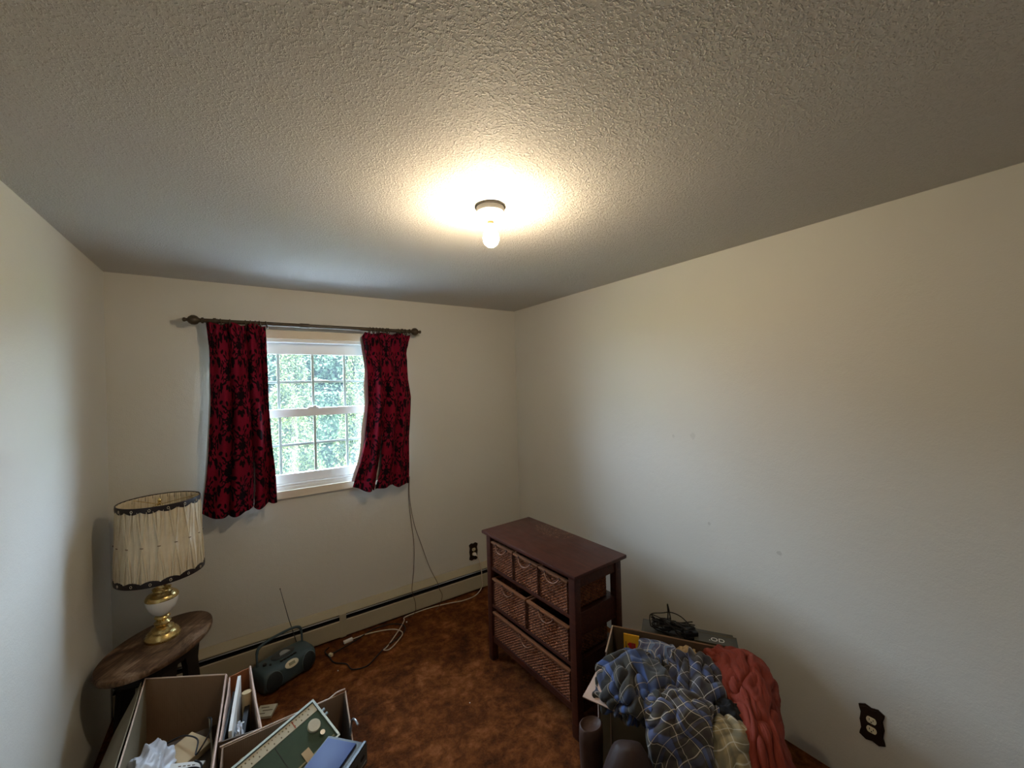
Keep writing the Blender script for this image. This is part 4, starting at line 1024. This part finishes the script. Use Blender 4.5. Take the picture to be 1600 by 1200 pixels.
# --- draped cloth: a control net through real 3D points, folded along its normals
def catmull(P, n):
    """P: (k, m, 3) -> interpolate the first axis to n samples"""
    k = len(P); x = np.linspace(0, k-1, n); i = np.minimum(x.astype(int), k-2); t_ = (x-i)[:, None, None]
    g = lambda q: P[np.clip(q, 0, k-1)]
    a, b, c, d = g(i-1), g(i), g(i+1), g(i+2)
    return .5*((2*b)+(c-a)*t_+(2*a-5*b+4*c-d)*t_**2+(-a+3*b-3*c+d)*t_**3)
def snoise(x, y, seed, f=1.0):
    rs = np.random.RandomState(seed); o_ = np.zeros_like(x)
    for k in range(9):
        a = rs.uniform(0, 2*PI); q = f*rs.uniform(.6, 1.9); o_ = o_+np.sin(x*math.cos(a)*q*6+y*math.sin(a)*q*6+rs.uniform(0, 6))/(1+.4*k)
    return o_/2.6
def folds(u, v, seed, spec):
    """sharp creased folds: spec = [(direction degrees, folds per unit, amplitude, warp)]"""
    h_ = np.zeros_like(u)
    for i, (ang, f, a, w_) in enumerate(spec):
        c_, s_ = math.cos(math.radians(ang)), math.sin(math.radians(ang))
        n1 = snoise(u, v, seed+i*7, .5); m_ = .45+.55*np.clip(snoise(u, v, seed+i*7+3, .6)+.35, 0, 1)
        ph = f*(u*c_+v*s_)+w_*n1
        r = np.abs(np.sin(PI*ph)); h_ += a*m_*(r**.7*1.6-1.0)
    return h_
def drape(name, label, cat, net, mat, wx, wy, spec, seed, nu=90, nv=90, th=.003, zs=.46, rot=0):
    P = np.array([[st_(*p) for p in row] for row in net], float); P[..., 2] = np.where(P[..., 2] > .44, .44+(P[..., 2]-.44)*zs, P[..., 2])
    A = catmull(P, nv); A = catmull(A.transpose(1, 0, 2), nu).transpose(1, 0, 2)
    u, v = np.meshgrid(np.linspace(0, 1, nu), np.linspace(0, 1, nv))
    du = np.gradient(A, axis=1); dv = np.gradient(A, axis=0); N = np.cross(dv, du); N /= np.linalg.norm(N, axis=2)[..., None]+1e-9
    if N[..., 2].mean() < 0: N = -N
    h_ = folds(u*wx*10, v*wy*10, seed, spec)
    A = A + N*h_[..., None]
    T = np.stack([snoise(u*2, v*2, seed+50), snoise(u*2, v*2, seed+60), 0*u], -1)*.006
    A = A+T; A[..., 2] = np.maximum(A[..., 2], .006+.004*u); A[..., 0] = np.minimum(A[..., 0], XR-.012)
    U = u*wx*1.15+.035*snoise(u*1.3, v*1.3, seed+70)+h_*.5; V = v*wy*1.15+.035*snoise(u*1.3, v*1.3, seed+80)-h_*.5
    rc, rs_ = math.cos(math.radians(rot)), math.sin(math.radians(rot)); U, V = U*rc-V*rs_, U*rs_+V*rc
    me = bpy.data.meshes.new(name); base = A.reshape(-1, 3).mean(0); base[2] = A[..., 2].min()
    me.from_pydata((A.reshape(-1, 3)-base).tolist(), [], [(j*nu+i, j*nu+i+1, (j+1)*nu+i+1, (j+1)*nu+i) for j in range(nv-1) for i in range(nu-1)]); me.update()
    uvl = me.uv_layers.new(name='UVMap'); li = np.zeros(len(me.loops), np.int32); me.loops.foreach_get('vertex_index', li)
    uvl.data.foreach_set('uv', np.stack([U.reshape(-1), V.reshape(-1)], -1)[li].astype(np.float32).ravel())
    me.polygons.foreach_set('use_smooth', [True]*len(me.polygons)); me.materials.append(M[mat])
    o = bpy.data.objects.new(name, me); COL.objects.link(o); o.location = base
    md = o.modifiers.new('t', 'SOLIDIFY'); md.thickness = th; md.offset = 0
    return tag(o, label, cat)
drape('flannel_shirt', 'dark olive and blue plaid shirt bunched at the left end of the carton', 'shirt',
  [[(.10, .26, .40), (.12, .24, .46), (.18, .24, .47), (.22, .24, .46), (.25, .27, .40)],
   [(.03, .23, .46), (.07, .18, .53), (.15, .16, .55), (.23, .18, .54), (.29, .22, .47)],
   [(-.005, .29, .50), (.05, .26, .61), (.15, .24, .63), (.24, .26, .60), (.30, .29, .50)],
   [(-.015, .37, .50), (.05, .36, .63), (.14, .35, .65), (.24, .36, .62), (.31, .38, .51)],
   [(-.005, .44, .46), (.06, .46, .55), (.15, .47, .58), (.24, .46, .56), (.30, .45, .49)],
   [(.04, .455, .42), (.09, .475, .44), (.16, .485, .45), (.22, .47, .45), (.28, .45, .44)],
   [(.08, .42, .40), (.10, .43, .40), (.16, .43, .40), (.22, .43, .40), (.25, .42, .40)]],
  'plaid_olive', .50, .48, [(35, .36, .036, .75), (105, .42, .022, .8), (65, 1.1, .004, 1.0)], 11, 110, 110, rot=33)
drape('flannel_shirt', 'navy plaid shirt with white lines heaped in the middle of the carton', 'shirt',
  [[(.30, .20, .40), (.35, .18, .44), (.40, .16, .46), (.45, .18, .44), (.49, .2, .40)],
   [(.27, .18, .46), (.32, .12, .54), (.38, .09, .58), (.45, .12, .55), (.51, .17, .46)],
   [(.25, .26, .49), (.31, .22, .59), (.38, .20, .62), (.46, .22, .59), (.53, .25, .48)],
   [(.26, .35, .49), (.31, .33, .58), (.38, .31, .61), (.46, .33, .58), (.53, .33, .47)],
   [(.28, .42, .46), (.33, .42, .52), (.39, .42, .54), (.45, .41, .52), (.51, .40, .45)],
   [(.30, .40, .40), (.34, .42, .42), (.39, .42, .43), (.44, .41, .42), (.49, .39, .40)]],
  'plaid_navy', .42, .44, [(140, .42, .034, .8), (55, .5, .018, .8), (20, 1.3, .003, 1.0)], 23, 100, 100, rot=38)
drape('folded_shirt', 'light blue plaid shirt folded small against the back rim, behind the other shirts', 'shirt',
  [[(.14, .035, .42), (.19, .030, .42), (.25, .028, .42), (.30, .035, .42)],
   [(.145, .040, .535), (.19, .034, .545), (.25, .034, .54), (.305, .042, .53)],
   [(.13, .07, .545), (.19, .068, .56), (.25, .068, .555), (.305, .07, .535)],
   [(.13, .12, .50), (.19, .13, .52), (.25, .13, .515), (.30, .12, .50)],
   [(.14, .14, .42), (.19, .15, .42), (.25, .15, .42), (.29, .14, .42)]],
  'plaid_blue', .22, .24, [(0, 1.2, .007, .4), (80, 1.0, .004, .7)], 37, 60, 50)
drape('hanging_shirt', 'grey windowpane plaid shirt hanging over the near edge of the carton', 'shirt',
  [[(.24, .34, .46), (.29, .32, .50), (.35, .32, .51), (.41, .34, .47)],
   [(.205, .39, .53), (.28, .37, .585), (.35, .37, .59), (.43, .38, .54)],
   [(.195, .45, .55), (.27, .445, .605), (.35, .445, .60), (.435, .44, .55)],
   [(.195, .50, .51), (.27, .515, .55), (.35, .51, .545), (.43, .495, .50)],
   [(.205, .53, .41), (.27, .55, .42), (.35, .55, .42), (.425, .53, .40)],
   [(.22, .55, .27), (.28, .57, .27), (.35, .57, .27), (.42, .55, .26)],
   [(.235, .56, .12), (.29, .58, .11), (.35, .58, .12), (.42, .56, .12)]],
  'plaid_grey', .26, .62, [(6, .60, .020, .6), (80, .3, .012, .8), (30, 1.4, .002, 1.0)], 41, 80, 130, zs=.56, rot=45)
drape('tan_shirt', 'tan and olive plaid shirt spilling over the near right corner of the carton', 'shirt',
  [[(.43, .36, .45), (.47, .35, .48), (.51, .35, .48), (.55, .36, .44)],
   [(.425, .42, .52), (.47, .41, .55), (.52, .41, .55), (.56, .41, .50)],
   [(.42, .47, .51), (.47, .47, .535), (.52, .465, .53), (.565, .45, .48)],
   [(.425, .52, .42), (.47, .53, .43), (.52, .52, .43), (.56, .50, .39)],
   [(.43, .55, .26), (.47, .56, .26), (.52, .55, .26), (.56, .53, .24)],
   [(.43, .56, .12), (.47, .57, .11), (.52, .56, .12), (.56, .54, .12)]],
  'plaid_tan', .17, .5, [(10, 1.2, .010, .8), (110, .8, .006, .9)], 53, 60, 110, rot=35)
crumple('dark_shirt', 'near black shirt crumpled between the plaid shirts and the red cloth', 'shirt', st_(.495, .375, .455), (.045, .06, .055), 'navy_dark', 5, .22, 5, 1.4)
drape('red_blanket', 'crinkled brick red cloth draped over the right end of the carton', 'blanket',
  [[(.44, .06, .42), (.48, .05, .44), (.55, .05, .45), (.60, .06, .44), (.635, .08, .40), (.65, .09, .32)],
   [(.41, .03, .49), (.47, .015, .53), (.54, .015, .545), (.61, .02, .53), (.66, .04, .47), (.67, .05, .36)],
   [(.44, .11, .53), (.50, .11, .575), (.57, .10, .585), (.64, .11, .56), (.69, .12, .48), (.695, .13, .34)],
   [(.47, .22, .52), (.52, .22, .565), (.58, .22, .57), (.635, .22, .545), (.675, .23, .46), (.69, .24, .30)],
   [(.495, .34, .50), (.54, .34, .545), (.59, .34, .545), (.64, .35, .51), (.675, .36, .42), (.70, .37, .24)],
   [(.52, .43, .47), (.555, .45, .51), (.60, .46, .50), (.65, .46, .45), (.71, .47, .33), (.75, .48, .17)],
   [(.535, .50, .36), (.57, .53, .38), (.62, .55, .36), (.69, .55, .30), (.745, .55, .20), (.79, .54, .08)],
   [(.54, .55, .20), (.58, .58, .20), (.63, .61, .18), (.71, .62, .14), (.77, .61, .09), (.825, .58, .03)],
   [(.54, .58, .06), (.58, .62, .05), (.64, .66, .04), (.71, .67, .03), (.77, .65, .02), (.81, .60, .012)]],
  'red_cloth', .45, .95, [(4, .55, .016, .8), (-8, 1.7, .005, .9), (12, 4.6, .0016, 1.2)], 67, 150, 220, zs=.72)

# brown bag parts by the carton
o = thing('brown_boot', 'tall dark brown leather boot shaft with a steel buckle between dresser and carton', 'boot', (1.12, 1.16, 0))
MB().lathe([(.045, 0), (.05, .01), (.046, .12), (.048, .25), (.052, .36), (.050, .405), (.044, .41), (.036, .40), (.01, .395)], 24, (0, 0, 0), 1, .8).build('shaft', 'leather_brown', o, 50)
MB().box((.0, -.042, .23), (.03, .012, .035), None, .004).build('buckle', 'chrome', o)
crumple('brown_bag', 'rounded dark brown soft bag leaning on the front of the carton', 'bag', (1.11, .965, .205), (.12, .11, .27), 'leather_dark', 3, .035, 5, .9)

# ------------------------------------------------------------ outside: hedge, trees, lawn
struct(MB().box2((-40, YB+.17, -1.3), (40, 60, -1.2)).build('lawn', 'lawn'))
struct(MB().box2((-8, YB+.17, -1.2), (9, 8.3, -1.17)).build('bounce_slab', 'bounce_paving'))  # unseen pale slab, added to bounce daylight up onto the ceiling
def leaves(mb, pts, size, rs, elong=1.0):
    n = len(pts); d1 = rs.normal(size=(n, 3)); d1 /= np.linalg.norm(d1, axis=1)[:, None]
    d2 = np.cross(d1, rs.normal(size=(n, 3))); d2 /= np.linalg.norm(d2, axis=1)[:, None]
    s_ = size*rs.uniform(.6, 1.3, (n, 1))
    q = np.stack([pts-d1*s_*elong, pts+d2*s_*.45, pts+d1*s_*elong, pts-d2*s_*.45], 1).reshape(-1, 3)
    return q, np.arange(4*n).reshape(-1, 4)
def tree(name, label, x, y, z0, hgt, rad, mat, seed, cone, n, size, cat='tree', group=None):
    rs = np.random.RandomState(seed); root = thing(name, label, cat, (x, y, z0), 0, group)
    MB().tube([(0, 0, 0), (.02, 0, hgt*.5), (0, .02, hgt*.85)], [.09, .06, .02], 8).build('trunk', 'bark', root, 60)
    if cone:
        v = rs.uniform(0, 1, n)**1.1; a = rs.uniform(0, 2*PI, n)
        lump = 1+.22*np.sin(a*5+v*17+seed)+.15*np.sin(a*3-v*31)
        r = rad*np.clip(1.05*(1-v)**.55, .05, 1)*lump*rs.uniform(.72, 1.0, n)
        pts = np.stack([r*np.cos(a), r*np.sin(a), .15+v*(hgt-.15)], 1)
    else:
        k = 26; cc_ = rs.normal(size=(k, 3)); cc_ /= np.linalg.norm(cc_, axis=1)[:, None]; cc_ *= rs.uniform(.35, .8, (k, 1))
        cc_ = cc_*[rad, rad, hgt*.36]+[0, 0, hgt*.62]
        w_ = rs.randint(0, k, n); p = rs.normal(size=(n, 3)); p /= np.linalg.norm(p, axis=1)[:, None]
        pts = cc_[w_]+p*rs.uniform(.75, 1.05, (n, 1))*rad*.36; pts[:, 2] = np.where(pts[:, 2] < .1, rs.uniform(.1, hgt*.6, n), pts[:, 2])
    q, f_ = leaves(None, pts, size, rs, 1.3 if cone else 1.0)
    me = bpy.data.meshes.new('foliage'); me.from_pydata(q.tolist(), [], f_.tolist()); me.materials.append(M[mat])
    o = bpy.data.objects.new('foliage', me); COL.objects.link(o); o.parent = root; o['kind'] = 'stuff'
    return root
hg = [(-2.95, 9.3, 3.9, .50), (-1.67, 9.1, 4.15, .52), (-.40, 9.3, 3.95, .50), (.88, 9.0, 4.2, .53), (2.15, 9.2, 4.0, .52), (3.42, 9.1, 4.2, .53), (4.7, 9.3, 4.0, .52)]
pos = ['leftmost', 'second from the left', 'third from the left', 'middle', 'fifth from the left', 'second from the right', 'rightmost']
for i, (x, y, h_, r) in enumerate(hg):
    tree('cedar', 'tall yellow-green cedar in the row outside the window, %s of the row' % pos[i], x, y, -1.2, h_, r, 'leaf_cedar', 40+i, True, 15000, .030, 'tree', 'cedars outside the window')
hr = thing('hedge', 'low clipped hedge running behind the cedars outside the window', 'hedge', (1, 12, -1.2))
rsh = np.random.RandomState(5); nh = 60000
ph_ = np.stack([rsh.uniform(-9, 9, nh), -.35+rsh.uniform(0, .12, nh)+.05*np.sin(rsh.uniform(0, 9, nh)), rsh.uniform(0, 2.9, nh)], 1); ph_[::4, 2] = 2.8+rsh.uniform(-.06, .08, len(ph_[::4])); ph_[::4, 1] = rsh.uniform(-.35, .35, len(ph_[::4]))
qh, fh = leaves(None, ph_, .05, rsh, 1.1); meh = bpy.data.meshes.new('foliage'); meh.from_pydata(qh.tolist(), [], fh.tolist()); meh.materials.append(M['leaf_tree'])
oh = bpy.data.objects.new('foliage', meh); COL.objects.link(oh); oh.parent = hr; oh['kind'] = 'stuff'
MB().box((0, 0, 1.38), (17.8, .56, 2.76)).build('dense_core', 'leaf_tree', hr)
tp_ = [(-6.2, 14, 5.0, 1.9), (-2.1, 14, 4.8, 1.9), (2.0, 14, 5.0, 1.9), (6.1, 14, 4.9, 1.9), (-4.6, 19, 5.9, 1.95), (.0, 19, 6.0, 1.95), (4.6, 19, 5.9, 1.95), (9.2, 19, 5.9, 1.95)]
tn_ = ['far left of the nearer tree row', 'left of centre in the nearer tree row', 'right of centre in the nearer tree row', 'far right of the nearer tree row', 'far left of the rear tree row', 'left of centre in the rear tree row', 'right of centre in the rear tree row', 'far right of the rear tree row']
for i, (x, y, h_, r) in enumerate(tp_):
    tree('leafy_tree', 'broad leafy tree behind the cedars, ' + tn_[i], x, y, -1.2, h_, r, 'leaf_tree', 60+i, False, 20000, .075, 'tree', 'trees behind the cedars')
